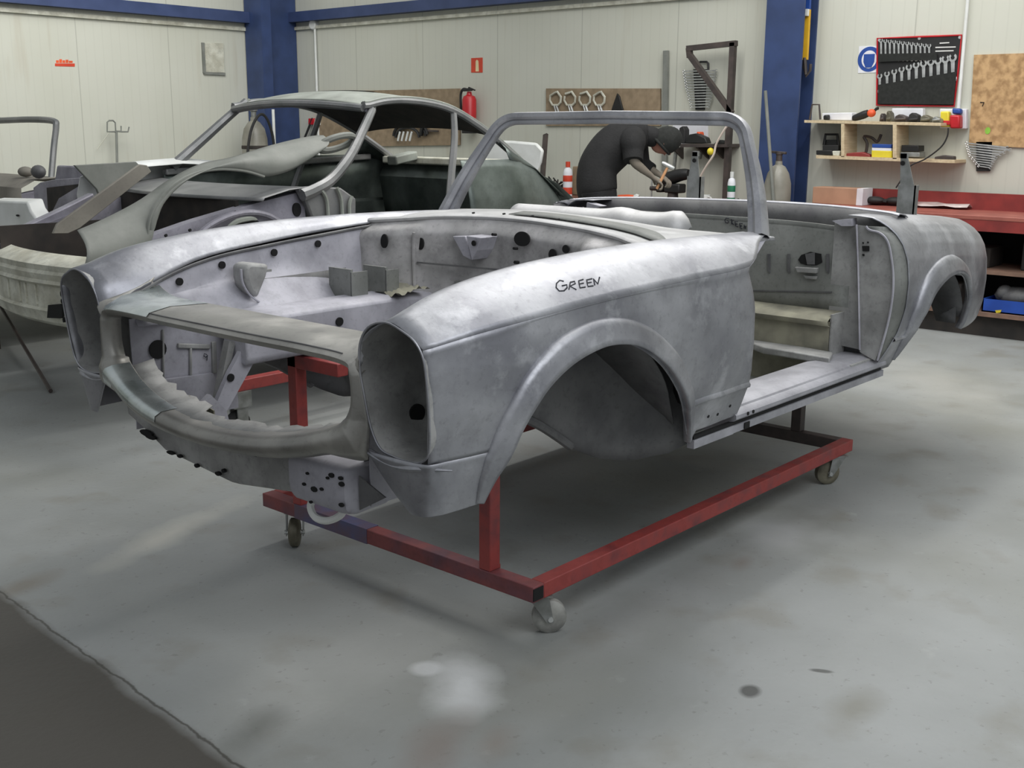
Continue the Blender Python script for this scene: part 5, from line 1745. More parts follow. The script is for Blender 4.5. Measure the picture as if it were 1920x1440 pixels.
for k in range(10):
    y = 269 + k*4.8
    x0 = np.interp(k, [0, 5, 9], [1811, 1818, 1834])
    x1 = np.interp(k, [0, 1, 2, 4, 9], [1890, 1896, 1885, 1870, 1858])
    a, b = Bp([(x0, y - 1), (x1, y + 8 - k*.6)], .034)
    place_wrench(a, b, '%s spanner from the top in the holder under the chipboard' % ORD[k], 'spanners in the right holder', .0085 if k < 5 else .007)

# tool roll with its two rows of spanners
tr = thing('tool_roll', 'black canvas tool roll with red edging and two rows of spanners, on the right wall', 'tool roll', Bp([(1716, 198)], .01)[0])
OUT = [(1645, 72), (1724, 69), (1803, 66), (1797, 130), (1789, 199), (1716, 198), (1644, 197)]
MB().prism(Bp(OUT, 0), (-.012, 0, 0)).build('back_sheet', M['black'], tr, smooth=False)
MB().tube(Bp(OUT, .012), .008, 6, closed=True).build('red_edging', M['red'], tr)
MB().prism(Bp([(1648, 101), (1757, 99), (1757, 112), (1648, 116)], .026), (-.006, 0, 0)).build('upper_pocket', M['hat'], tr, smooth=False)
MB().prism(Bp([(1647, 159), (1720, 147), (1794, 134), (1788, 196), (1647, 195)], .026), (-.006, 0, 0)).build('lower_pocket', M['hat'], tr, smooth=False)
for (x0, y0, x1) in ((1754, 88, 1792), (1754, 95, 1788), (1762, 80, 1780)):
    MB().prism(Bp([(x0, y0), (x1, y0 - 1), (x1, y0 + 1), (x0, y0 + 2)], .012), (-.002, 0, 0)).build('printed_line', M['label_t'], tr, smooth=False)
for (x, y) in ((1800, 70), (1649, 75), (1724, 72)):
    MB().disc(Bp([(x, y)], .012)[0], (-1, 0, 0), .012, thick=.004).build('eyelet', M['chrome'], tr)
for k in range(12):
    x = 1652 + k*8.2
    yt = 74 + k*.9
    a, b = Bp([(x + .5, 112), (x, yt)], .020)
    place_wrench(a, b, '%s spanner from the left in the upper row of the black tool roll' % ORD[k], 'spanners in the tool roll', .011)
for k in range(11):
    x = 1650 + k*13.7
    yt = np.interp(x, [1650, 1720, 1795], [140, 118, 102])
    yb_ = np.interp(x, [1650, 1720, 1795], [172, 162, 148])
    a, b = Bp([(x, yb_), (x - .5, yt)], .020)
    place_wrench(a, b, '%s spanner from the left in the lower row of the black tool roll' % ORD[k], 'spanners in the tool roll', .015 + .0007*k)

# blue mandatory sign
ms = thing('safety_sign', 'white square sign with blue round face-protection symbol beside the tool roll', 'sign', Bp([(1628, 137)])[0])
MB().prism(Bp([(1611, 87), (1648, 86), (1646, 136), (1609, 137)], 0), (-.004, 0, 0)).build('plate', M['paper'], ms, smooth=False)
c = Bp([(1630, 111)], .004)[0]
MB().disc(c, (-1, 0, 0), .098, .098, 32, thick=.002).build('blue_disc', M['signblue'], ms)
MB().disc(c + Vector((-.002, 0, -.002)), (-1, 0, 0), .064, .070, 28, thick=.002).build('white_head', M['paper'], ms)
MB().prism([c + Vector((-.005, a, b)) for a, b in ((-.046, .040), (.046, .040), (.046, -.02), (.025, -.065), (-.025, -.065), (-.046, -.02))], (-.002, 0, 0)).build('face_shield', M['signblue'], ms, smooth=False)

# strap and hook hanging by the column
sp_ = thing('lifting_strap', 'yellow strap with blue top hanging beside the blue column', 'strap', Bp([(1512, 145)], .12)[0])
MB().beam(*Bp([(1517, -40), (1514, 20)], .12), .03, .045, (0, 1, 0)).build('blue_top', M['signblue'], sp_, smooth=False)
MB().beam(*Bp([(1515, 18), (1510, 112)], .12), .03, .04, (0, 1, 0)).build('webbing', M['yellow'], sp_, smooth=False)
MB().beam(*Bp([(1512, 17), (1511, 30)], .15), .03, .04, (0, 1, 0)).build('white_tag', M['white'], sp_, smooth=False)
MB().tube(Bp([(1509, 110), (1507, 125), (1512, 143), (1519, 132), (1520, 120)], .12), .012, 6).build('hook', M['iron'], sp_)
MB().tube(Bp([(1509, 108), (1511, 140)], .13), .014, 6).build('ratchet', M['iron'], sp_)

# conduit, sockets and cable at the right
cdt = MB().tube(Bp([(1817, -30), (1797, 203)], .03), .013, 8).build('white_conduit', M['white'])
tag(cdt, 'thin white conduit running down the wall right of the tool roll', 'conduit')
sk = thing('socket_block', 'white wall block with yellow switch and red blue-topped socket', 'socket', Bp([(1792, 245)])[0])
MB().prism(Bp([(1766, 204), (1816, 204), (1816, 242), (1766, 240)], 0), (-.05, 0, 0)).build('back_box', M['paper'], sk, bevel=.008)
MB().prism(Bp([(1768, 209), (1784, 209), (1786, 238), (1768, 238)], .05), (-.06, 0, 0)).build('yellow_switch', M['lemon'], sk, bevel=.01)
MB().prism(Bp([(1769, 226), (1784, 226), (1784, 234), (1769, 234)], .112), (-.01, 0, 0)).build('red_rocker', M['red'], sk, bevel=.004)
MB().prism(Bp([(1787, 216), (1806, 216), (1806, 241), (1788, 241)], .05), (-.08, 0, 0)).build('red_socket', M['red'], sk, bevel=.012)
MB().prism(Bp([(1790, 203), (1806, 204), (1806, 214), (1790, 214)], .05), (-.06, 0, 0)).build('blue_cap', M['signblue'], sk, bevel=.012)
cb = MB().tube(spline(Bp([(1778, 240), (1776, 256), (1764, 276), (1735, 298), (1706, 312), (1688, 340), (1680, 352)], .26), 40), .006, 6).build('black_cable', M['rubber'])
tag(cb, 'thin black cable drooping from the yellow switch across the shelf', 'cable')

# chipboard sheet
osb = mat('chipboard', (190, 156, 112), (150, 118, 80), rough=0.75, scale=16, lo=.38, hi=.6, detail=10)
cbo = thing('chipboard_sheet', 'tan flaked chipboard sheet fixed to the wall at the right edge', 'board', Bp([(1880, 275)])[0])
MB().prism(Bp([(1828, 103), (1990, 98), (1990, 280), (1818, 272)], 0), (-.02, 0, 0)).build('sheet', osb, cbo, smooth=False)
MB().disc(Bp([(1852, 245)], .02)[0], (-1, 0, 0), .020, .026, thick=.002).build('green_mark', M['lime'], cbo)
MB().tube(Bp([(1838, 192), (1845, 192), (1842, 199)], .022), .004, 5).build('pencil_mark', M['black'], cbo)

# wall shelf unit
SX = XB - .24
su = thing('wall_shelf', 'pale wooden two-tier wall shelf with two uprights under the tool roll', 'shelf', Bp([(1660, 302)])[0])
def shelfbox(name, px, off, depth, m, parent=None, **k):
    return MB().prism(ons(px, 'x', SX + off), (depth, 0, 0)).build(name, m, parent, **k)
shelfbox('upper_board', [(1508, 225), (1764, 230), (1764, 236), (1508, 230)], 0, .24, M['wood'], su, smooth=False)
shelfbox('lower_board', [(1530, 291), (1790, 300), (1790, 306), (1530, 297)], 0, .24, M['wood'], su, smooth=False)
shelfbox('upright', [(1577, 231), (1583, 231), (1583, 294), (1577, 294)], .0, .24, M['wood'], su, smooth=False)
shelfbox('upright', [(1674, 234), (1681, 234), (1681, 298), (1674, 298)], .0, .24, M['wood'], su, smooth=False)
def shelf_item(name, label, cat, px, off, depth, m, bevel=.006, group=None):
    o = shelfbox(name, px, off, depth, m, None, bevel=bevel)
    return tag(o, label, cat, group)
# upper tier
o = MB().tube(ons([(1518, 224), (1521, 206), (1523, 196), (1536, 196), (1538, 224)], 'x', SX + .12), .008, 6).build('frame_handle', M['iron'])
tag(o, 'thin dark wire handle standing at the left end of the upper shelf', 'handle')
o = shelf_item('white_tray', 'white tray on the upper shelf right of the wire handle', 'tray', [(1541, 212), (1597, 211), (1597, 226), (1541, 225)], .10, .10, M['paper'])
o = shelf_item('rubber_puck', 'small black round puck in front of the white tray', 'cap', [(1543, 216), (1552, 215), (1552, 225), (1543, 225)], .04, .05, M['black'], .01)
og = thing('angle_grinder', 'orange and black angle grinder on the upper shelf', 'power tool', ons([(1630, 226)], 'x', SX + .1)[0])
MB().tube(spline(ons([(1600, 222), (1615, 217), (1628, 212)], 'x', SX + .12), 8), [.022, .026, .028, .03, .032, .032, .03, .028], 10).build('motor_body', M['black'], og)
MB().ball(on(1634, 212, 'x', SX + .11), .032, sc=(1, 1.1, 1)).build('gear_head', M['orange'], og)
MB().tube(spline(ons([(1636, 214), (1642, 205), (1647, 203)], 'x', SX + .12), 6), .012, 6).build('side_handle', M['black'], og)
for k, (x0, x1, y0, m, lb) in enumerate(((1648, 1658, 212, 'iron', 'dark rusty fitting right of the orange grinder on the upper shelf'), (1660, 1671, 207, 'rustyzinc', 'upright brown metal fitting near the middle of the upper shelf'), (1676, 1700, 214, 'iron', 'dark lumpy tool below the left half of the tool roll'), (1702, 1722, 211, 'rubber', 'black tool lying under the middle of the tool roll'), (1724, 1745, 215, 'rustyzinc', 'brown metal part right of the black tool on the upper shelf'), (1746, 1764, 218, 'zinc', 'grey metal part at the right end of the upper shelf'))):
    b0 = np.interp((x0 + x1)/2, [1508, 1764], [225, 230])
    mbx = MB().prism(ons([(x0, b0), (x0 + 2, y0 + 4), (x0 + (x1-x0)*.4, y0), (x1 - 2, y0 + 5), (x1, b0)], 'x', SX + .06), (.08, 0, 0))
    mbx.tube(ons([(x0 + 2, b0 - 4), (x1 - 1, b0 - 6)], 'x', SX + .05), .012, 6)
    tag(mbx.build('metal_fitting', M[m], None, bevel=.006), lb, 'metal part')
o = shelf_item('white_box', 'flat whitish box behind the tools under the tool roll', 'box', [(1672, 203), (1730, 203), (1730, 227), (1672, 226)], .16, .06, M['paper'])
# lower tier
bxs = thing('parts_case', 'black open parts case at the left end of the lower shelf', 'case', ons([(1553, 292)], 'x', SX + .08)[0])
shelfbox('case_base', [(1530, 282), (1560, 282), (1560, 291), (1530, 290)], .02, .16, M['black'], bxs, bevel=.005)
shelfbox('case_step', [(1542, 272), (1572, 272), (1572, 284), (1542, 283)], .08, .10, M['rubber'], bxs, bevel=.005)
MB().tube(ons([(1545, 272), (1548, 252), (1570, 252), (1572, 272)], 'x', SX + .14), .012, 6).build('case_lid', M['black'], bxs)
shelfbox('lid_panel', [(1546, 262), (1571, 262), (1572, 272), (1545, 272)], .15, .01, M['black'], bxs, smooth=False)
o = shelf_item('white_cup', 'small white cup at the foot of the left upright on the lower shelf', 'cup', [(1560, 283), (1575, 283), (1573, 293), (1561, 292)], .02, .06, M['cream'])
bb = thing('battery_box', 'blue and yellow box on the lower shelf left of the right upright', 'box', ons([(1653, 297)], 'x', SX + .08)[0])
shelfbox('yellow_base', [(1634, 282), (1672, 283), (1672, 296), (1634, 295)], .02, .12, M['lemon'], bb, bevel=.004)
shelfbox('white_band', [(1635, 277), (1671, 278), (1671, 283), (1635, 282)], .022, .116, M['paper'], bb, smooth=False)
shelfbox('blue_top', [(1635, 270), (1671, 271), (1671, 278), (1635, 277)], .02, .12, M['signblue'], bb, bevel=.004)
o = MB().tube(spline(ons([(1622, 293), (1626, 270), (1620, 256), (1634, 258), (1645, 266), (1652, 252)], 'x', SX + .18), 20), .012, 6).build('dark_tongs', M['iron'])
tag(o, 'dark twisted tongs behind the blue and yellow box', 'tool')
o = shelf_item('rusty_part', 'low row of rusty bolts in the middle bay of the lower shelf', 'metal part', [(1584, 288), (1600, 286), (1615, 285), (1630, 290), (1632, 295), (1584, 294)], .04, .06, M['benchred'])
cbx = thing('black_toolbox', 'black and chrome case on the lower shelf right of the right upright', 'case', ons([(1706, 298)], 'x', SX + .08)[0])
shelfbox('case_body', [(1690, 272), (1722, 273), (1722, 284), (1690, 284)], .06, .12, M['black'], cbx, bevel=.004)
shelfbox('case_front', [(1688, 285), (1724, 286), (1724, 295), (1688, 294)], .04, .12, M['zinc'], cbx, bevel=.004)
o = shelf_item('wood_offcut', 'reddish scraps at the right end of the lower shelf', 'scrap', [(1752, 294), (1768, 291), (1788, 293), (1788, 301), (1752, 300)], .05, .06, M['iron'])

# ================================================================== benches
BX = 6.45
yl_ = on(1482, 380, 'x', BX).y
wb_ = thing('workbench', 'long red workbench with open shelves along the right wall', 'workbench', (6.8, 0, FZ))
BT = .845
MB().box((BX, -2.6, BT - .03), (7.08, yl_, BT)).build('worktop', M['benchtop'], wb_, bevel=.004)
MB().box((BX + .003, -2.6, BT - .11), (BX + .05, yl_, BT - .03)).build('apron', M['benchred'], wb_, smooth=False)
MB().box((7.05, -2.6, BT), (7.09, on(1540, 348, 'x', 7.05).y, on(1740, 358, 'x', 7.05).z)).build('back_board', M['benchred'], wb_, smooth=False)
MB().box((BX + .02, -2.6, .43), (7.08, yl_, .455)).build('middle_shelf', M['benchshelf'], wb_, smooth=False)
MB().box((BX, -2.6, .125), (7.08, yl_, .155)).build('bottom_shelf', M['benchshelf'], wb_, smooth=False)
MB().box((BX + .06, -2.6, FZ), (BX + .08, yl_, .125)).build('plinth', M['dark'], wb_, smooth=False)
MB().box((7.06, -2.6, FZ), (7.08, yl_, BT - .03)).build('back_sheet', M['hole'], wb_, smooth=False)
for y in (-2.5, -1.0, yl_ - .06):
    MB().box((BX + .01, y, FZ), (BX + .06, y + .05, BT - .03)).build('leg', M['benchred'], wb_, smooth=False)
# things kept under the bench
def boxthing(name, label, cat, lo, hi, m, bevel=.008):
    return tag(MB().box(lo, hi).build(name, m, None, bevel=bevel), label, cat)
cq = on(1840, 600, 'x', BX + .06)
cr2 = on(1925, 600, 'x', BX + .06)
cr1 = thing('crate', 'bright blue plastic crate on the bottom shelf of the red bench', 'crate', (BX + .2, (cq.y + cr2.y)/2, .155))
mbx = MB()
y0, y1 = cr2.y - .12, cq.y
mbx.box((BX + .04, y0, .155), (BX + .30, y1, .165)).box((BX + .04, y0, .155), (BX + .05, y1, .25)).box((BX + .29, y0, .155), (BX + .30, y1, .25)).box((BX + .04, y0, .155), (BX + .30, y0 + .01, .25)).box((BX + .04, y1 - .01, .155), (BX + .30, y1, .25))
mbx.build('tub', M['crate'], cr1, smooth=False)
MB().prism(ons([(1866, 582), (1878, 581), (1876, 586), (1868, 587)], 'x', BX + .038), (-.002, 0, 0)).build('small_label', M['lemon'], cr1, smooth=False)
o = MB().ball((BX + .17, (y0 + y1)/2, .27), .09, sc=(1, 2.0, .8)).ball((BX + .15, (y0 + y1)/2 + .1, .29), .06).build('rags', M['under'])
tag(o, 'heap of grey rags in the blue crate', 'rags')
boxthing('dark_case', 'dark case left of the blue crate on the bottom shelf', 'case', (BX + .12, .36, .155), (BX + .45, .80, .33), M['dark'])
boxthing('dark_carton', 'dark carton on the middle shelf under the bench at the right edge', 'box', (BX + .2, -.55, .455), (BX + .5, -.02, .66), M['rubber'])
boxthing('dark_carton', 'low dark carton on the middle shelf behind the roadster tail', 'box', (BX + .2, .2, .455), (BX + .5, .7, .60), M['dark'])
# things on the bench top
c1_ = thing('cardboard_box', 'long brown cardboard box with white end on the red bench', 'box', (6.9, 1.2, BT))
ya, yb2 = on(1618, 372, 'x', 6.85).y, on(1524, 372, 'x', 6.85).y
MB().box((6.84, ya, BT), (7.02, yb2, on(1570, 352, 'x', 6.85).z)).build('carton', M['card'], c1_, bevel=.004)
MB().box((6.838, ya - .002, BT + .002), (7.021, ya + .05, on(1570, 352, 'x', 6.85).z + .001)).build('white_end', M['paper'], c1_, smooth=False)
gl = thing('work_gloves', 'pair of black work gloves lying on the red bench', 'gloves', (6.75, .95, BT))
pc = on(1640, 380, 'z', BT + .02)
for dx, dy, a in ((0, .0, .3), (.03, -.16, -.2)):
    g = MB().ball(pc + Vector((dx, dy, .02)), .07, sc=(.8, 1.2, .45))
    for k in range(4):
        b0 = pc + Vector((dx - .03 + .022*k, dy + .06, .015))
        g.tube([b0, b0 + Vector((.01*(k-1.5), .06 + .01*(k % 2), .005)), b0 + Vector((.012*(k-1.5), .10, -.005))], [.014, .013, .009], 6)
    g.tube([pc + Vector((dx + .05, dy, .02)), pc + Vector((dx + .08, dy + .05, .012))], [.015, .010], 6)
    g.build('glove', M['rubber'], gl)
pcl = on(1770, 390, 'z', BT)
rr = random.Random(4)
gd = [[pcl + Vector((.05*i - .12, .09*j - .22, .012 + .035*rr.random())) for j in range(6)] for i in range(6)]
o = MB().grid(gd).build('plastic_bag', M['clear'], None, ang=180, solid=.002)
tag(o, 'crumpled clear plastic bag on the red bench near the hinge arm', 'bag')

# brown bench where the man works
yb3, yb4 = 2.13, on(1000, 375, 'x', 6.45).y
BB = .80
w2 = thing('workbench', 'brown workbench under the clamp board where the man works', 'workbench', (6.8, 3.2, FZ))
MB().box((6.45, yb3 + .02, BB - .05), (7.12, yb4 + .05, BB)).build('worktop', M['benchbrown'], w2, bevel=.004)
MB().box((6.448, yb3 + .02, BB - .075), (6.48, yb4 + .05, BB - .03)).build('apron', M['benchred'], w2, smooth=False)
for x in (6.5, 7.0):
    for y in (yb3 + .06, yb4 - .02):
        MB().box((x, y, FZ), (x + .05, y + .05, BB - .05)).build('leg', M['iron'], w2, smooth=False)
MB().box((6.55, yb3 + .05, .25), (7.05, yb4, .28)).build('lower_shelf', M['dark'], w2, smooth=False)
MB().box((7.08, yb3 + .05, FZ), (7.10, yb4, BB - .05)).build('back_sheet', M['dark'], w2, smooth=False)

def bt(px, py, x=6.75):
    q = on(px, py, 'x', x)
    return Vector((x, q.y, BB))
def bottle(name, label, px, pyt, x, r, mats, cat='bottle'):
    b0 = bt(px, 360, x)
    zt_ = on(px, pyt, 'x', x).z
    h = zt_ - BB
    t = thing(name, label, cat, b0)
    MB().lathe([(0, 0), (r, 0), (r, h*.68), (r*.8, h*.78), (r*.45, h*.82), (r*.4, h*.86), (0, h*.86)], 18, b0).build('body', mats[0], t)
    MB().lathe([(0, h*.84), (r*.5, h*.84), (r*.5, h), (0, h)], 12, b0).build('cap', mats[1], t)
    if len(mats) > 2:
        MB().lathe([(r*1.01, h*.05), (r*1.03, h*.06), (r*1.03, h*.24), (r*1.01, h*.25)], 18, b0).build('band', mats[2], t)
        MB().lathe([(r*1.01, h*.42), (r*1.03, h*.43), (r*1.03, h*.58), (r*1.01, h*.6)], 18, b0).build('band', mats[2], t)
    return t
bottle('bottle', 'white bottle with red cap and red bands at the left end of the brown bench', 1064, 303, 6.72, .045, (M['paper'], M['sign'], M['sign']))
bottle('spray_can', 'white spray can with green shoulder at the right end of the brown bench', 1371, 322, 6.62, .033, (M['paper'], M['white'], M['green_cap']), 'spray can')
b0 = bt(1091, 352, 6.85)
boxthing('brown_box', 'brown box on the bench behind the man', 'box', (6.85, b0.y - .12, BB), (7.0, b0.y + .12, on(1080, 312, 'x', 6.85).z), M['board'])
tw_ = MB()
rr = random.Random(12)
for k in range(22):
    a = on(1040 + rr.uniform(-12, 14), 352 + rr.uniform(-4, 6), 'x', 6.7)
    a.z = max(a.z, BB + .01)
    tw_.tube([a, a + Vector((rr.uniform(-.1, .1), rr.uniform(-.1, .1), rr.uniform(.02, .10)))], .007, 5)
o = tw_.build('cable_tangle', M['rubber'])
tag(o, 'tangle of dark leads at the left end of the brown bench', 'cable')
cl2 = MB().ball(bt(1038, 350, 6.6) + Vector((0, 0, .02)), .07, sc=(1, 1.3, .4)).build('cloth', M['roof'])
tag(cl2, 'pale grey cloth in front of the tangle of leads', 'cloth')
# vise with the part being worked on
v0 = bt(1262, 355, 6.72)
vs = thing('bench_vise', 'dark bench vise in front of the man', 'vise', v0)
MB().lathe([(0, 0), (.09, 0), (.09, .02), (.05, .03), (.045, .09), (0, .09)], 20, v0).build('swivel_base', M['iron'], vs)
MB().box(v0 + Vector((-.06, -.10, .08)), v0 + Vector((.06, .06, .16))).build('fixed_jaw', M['black'], vs, bevel=.012)
MB().box(v0 + Vector((-.055, .09, .08)), v0 + Vector((.055, .15, .17))).build('moving_jaw', M['black'], vs, bevel=.012)
MB().tube([v0 + Vector((0, -.05, .11)), v0 + Vector((0, .24, .11))], .02, 10).build('screw', M['iron'], vs)
MB().tube([v0 + Vector((0, .23, .03)), v0 + Vector((0, .23, .19))], .008, 8).build('tommy_bar', M['chrome'], vs)
o = MB().tube(spline([v0 + Vector(q) for q in ((.0, .10, .175), (.0, .05, .20), (0, -.06, .235), (0, -.16, .25))], 14), [.05, .055, .058, .06, .062, .062, .06, .06, .058, .055, .052, .05, .045, .04], 10).build('workpiece', M['black'])
tag(o, 'black round workpiece clamped in the bench vise', 'part')
def benchtool(name, label, cat, a, b, r, m, x=6.62):
    p, q = bt(a[0], 355, x), bt(b[0], 355, x + (b[1] - a[1])*.004)
    p.z = q.z = BB + r
    return tag(MB().tube([p, (p + q)/2 + Vector((0, 0, r*.2)), q], [r*.8, r, r*.9], 8).build(name, m), label, cat)
benchtool('chisel', 'orange-handled chisel on the brown bench beside the man', 'tool', (1160, 0), (1195, 8), .020, M['orange'], 6.70)
benchtool('file_handle', 'yellow wooden file handle lying on the brown bench edge', 'tool', (1158, 0), (1180, -8), .016, M['handle'], 6.58)
benchtool('tape_roll', 'small white roll on the brown bench right of the file handle', 'tape', (1190, 0), (1198, 2), .028, M['white'], 6.60)
benchtool('red_pliers', 'red-handled pliers lying in front of the vise', 'tool', (1205, 0), (1242, 6), .016, M['red'], 6.60)
benchtool('wooden_stick', 'brown wooden stick on the bench left of the spray can', 'stick', (1318, 0), (1360, 4), .014, M['handle'], 6.60)
benchtool('rubber_stopper', 'black round stopper on the bench right of the spray can', 'cap', (1382, 0), (1388, 0), .030, M['black'], 6.66)
mg = thing('white_mug', 'white tin mug on the bench right of the vise', 'mug', bt(1322, 355, 6.72))
m0 = bt(1322, 355, 6.72)
MB().lathe([(0, 0), (.045, 0), (.048, .075), (.044, .075), (.041, .006), (0, .006)], 20, m0).build('cup', M['white'], mg)
MB().tube(spline([m0 + Vector(q) for q in ((-.02, -.045, .06), (-.02, -.075, .055), (-.02, -.075, .025), (-.02, -.045, .018))], 10), .006, 6).build('handle', M['white'], mg)
o = MB().tube(spline(ons([(1369, 228), (1357, 245), (1343, 270), (1338, 290), (1324, 312), (1314, 330), (1308, 349)], 'x', 6.9), 30), .010, 6).build('white_cable', M['cable'])
tag(o, 'pale cable drooping from the frame upright to the bench', 'cable')
o = plate('paper_sheet', Bp([(1262, 226), (1328, 224), (1328, 268), (1262, 270)], 0), (-.004, 0, 0), M['paper'], smooth=False)
tag(o, 'large white paper sheet pinned above the small iron shelf', 'paper')
ish = thing('iron_shelf', 'small dark iron shelf on the wall above the vise', 'shelf', Bp([(1320, 282)])[0])
MB().prism(ons([(1275, 270), (1363, 270), (1363, 276), (1275, 276)], 'x', XB - .22), (.22, 0, 0)).build('board', M['iron'], ish, smooth=False)
for px in (1282, 1330, 1358):
    MB().prism([Bp([(px, 276)], 0)[0], Bp([(px, 276)], 0)[0] + Vector((-.2, 0, 0)), Bp([(px, 298)], 0)[0]], (0, .02, 0)).build('bracket', M['iron'], ish, smooth=False)
def ishelf(name, label, cat, px, m, off=.05):
    return tag(MB().prism(ons(px, 'x', XB - .22 + off), (.08, 0, 0)).build(name, m, None, bevel=.008), label, cat)
ishelf('orange_handle', 'orange tool handle standing on the small iron shelf', 'tool', [(1306, 247), (1311, 247), (1313, 263), (1305, 263)], M['orange'], .08)
ishelf('black_sander', 'black power sander on the small iron shelf', 'power tool', [(1285, 262), (1292, 252), (1304, 250), (1322, 258), (1326, 269), (1285, 269)], M['black'], .03)
ishelf('black_bottle', 'black bottle at the left end of the small iron shelf', 'bottle', [(1273, 240), (1280, 236), (1284, 243), (1284, 269), (1273, 269)], M['rubber'])
ishelf('dark_cloth', 'dark lump of cloth at the right end of the small iron shelf', 'cloth', [(1338, 270), (1345, 262), (1355, 264), (1362, 270)], M['hat'])
o = MB().ball(on(1332, 284, 'x', XB - .25), .030, sc=(1, 1, 1.1)).build('yellow_ball', M['lemon'])
tag(o, 'yellow-green tape reel hanging under the small iron shelf', 'tape')
for k, px in enumerate((1268, 1316)):
    o = MB().beam(*ons([(px, 278), (px - 4, 318 - 20*k)], 'x', XB - .1), .03, .02, (0, 1, 0)).build('hanging_tool', M['zinc'])
    tag(o, ['grey tool hanging below the left end of the small iron shelf', 'grey tool hanging below the middle of the small iron shelf'][k], 'tool')

# second gas cylinder by the column
g2 = Vector((6.72, 1.99, FZ))
gc2 = thing('gas_cylinder', 'grey gas cylinder with valve in front of the blue column by the red bench', 'gas cylinder', g2)
MB().lathe([(0, 0), (.105, 0), (.112, .03), (.112, .95), (.108, 1.03), (.088, 1.11), (.055, 1.165), (.03, 1.18), (.028, 1.21), (0, 1.21)], 24, g2).build('shell', M['gasgrey'], gc2)
MB().lathe([(0, 1.21), (.025, 1.21), (.025, 1.26), (.03, 1.265), (.03, 1.285), (0, 1.285)], 12, g2).build('valve', M['iron'], gc2)
MB().beam(g2 + Vector((0, -.06, 1.275)), g2 + Vector((0, .10, 1.285)), .03, .02).build('valve_lever', M['iron'], gc2, bevel=.004)
q0 = on(1435, 170, 'x', 6.6)
q1 = on(1446, 320, 'x', 6.6)
o = MB().tube([q0, q0 + (q1 - q0)*3.0 if (q0 + (q1 - q0)*3.0).z > 0 else q1 + (q1 - q0)*((q1.z)/(q0.z - q1.z))], .014, 8).build('grey_rod', M['panelgrey'])
tag(o, 'thin pale rod leaning in front of the blue column', 'rod')

# ================================================================== the man at the bench
man = thing('person', 'person in dark jacket and black knitted hat bending over the vise with a hammer', 'person', (6.0, 3.35, FZ))
D0 = 8.95
def pj(px, py, dd=0.0):
    return at_depth(px, py, D0 + dd)
hip = pj(1120, 350)
def foot(px, dd):
    q = at_depth(px, 420, D0 + dd)
    return q
J = {}
J['pelvis'] = pj(1119, 352)
J['waist'] = pj(1122, 313)
J['chest'] = pj(1150, 277)
J['upper'] = pj(1182, 256)
J['neck'] = pj(1213, 254)
J['head'] = pj(1240, 262)
J['crown'] = pj(1250, 258)
for sd, dd in (('n', -.16), ('f', .16)):
    J['sh' + sd] = pj(1186 if sd == 'n' else 1192, 268, dd)
    J['el' + sd] = pj(1187 if sd == 'n' else 1204, 303 if sd == 'n' else 306, dd*1.2)
    J['wr' + sd] = pj(1222 if sd == 'n' else 1236, 331 if sd == 'n' else 328, dd*.8)
    J['hip' + sd] = pj(1117, 362, dd*.62)
    k = J['hip' + sd] + Vector((.10 if sd == 'n' else .05, -.02, 0))
    k.z = .48
    J['kn' + sd] = k
    a = k + Vector((-.06, .05, 0))
    a.z = .06
    J['an' + sd] = a
    t = a + Vector((.10, -.13, 0))
    t.z = .005
    J['to' + sd] = t
def skin(name, nodes, edges, radii, root, m, parent, sub=2):
    me = bpy.data.meshes.new(name)
    idx = {n: i for i, n in enumerate(nodes)}
    me.from_pydata([tuple(nodes[n]) for n in nodes], [(idx[a], idx[b]) for a, b in edges], [])
    o = link(name, me, m, parent)
    md = o.modifiers.new('skin', 'SKIN')
    md.use_smooth_shade = True
    md.branch_smoothing = .6
    for n in nodes:
        r = radii[n]
        sv = me.skin_vertices[0].data[idx[n]]
        sv.radius = r if isinstance(r, tuple) else (r, r)
        sv.use_root = (n == root)
    s2 = o.modifiers.new('sub', 'SUBSURF')
    s2.levels = s2.render_levels = sub
    return o
# body with two hands of five separate fingers
nodes = {k: J[k] for k in ('pelvis', 'waist', 'chest', 'upper', 'neck', 'head', 'shn', 'eln', 'wrn', 'shf', 'elf', 'wrf', 'hipn', 'knn', 'ann', 'ton', 'hipf', 'knf', 'anf', 'tof')}
edges = [('pelvis', 'waist'), ('waist', 'chest'), ('chest', 'upper'), ('upper', 'neck'), ('neck', 'head'), ('upper', 'shn'), ('shn', 'eln'), ('eln', 'wrn'), ('upper', 'shf'), ('shf', 'elf'), ('elf', 'wrf'), ('pelvis', 'hipn'), ('hipn', 'knn'), ('knn', 'ann'), ('ann', 'ton'), ('pelvis', 'hipf'), ('hipf', 'knf'), ('knf', 'anf'), ('anf', 'tof')]
rad = dict(pelvis=.10, waist=.09, chest=.085, upper=.06, neck=.055, head=.06, shn=.042, shf=.042, eln=.045, elf=.045, wrn=.030, wrf=.030, hipn=.055, hipf=.055, knn=.048, knf=.048, ann=.042, anf=.042, ton=.032, tof=.032)
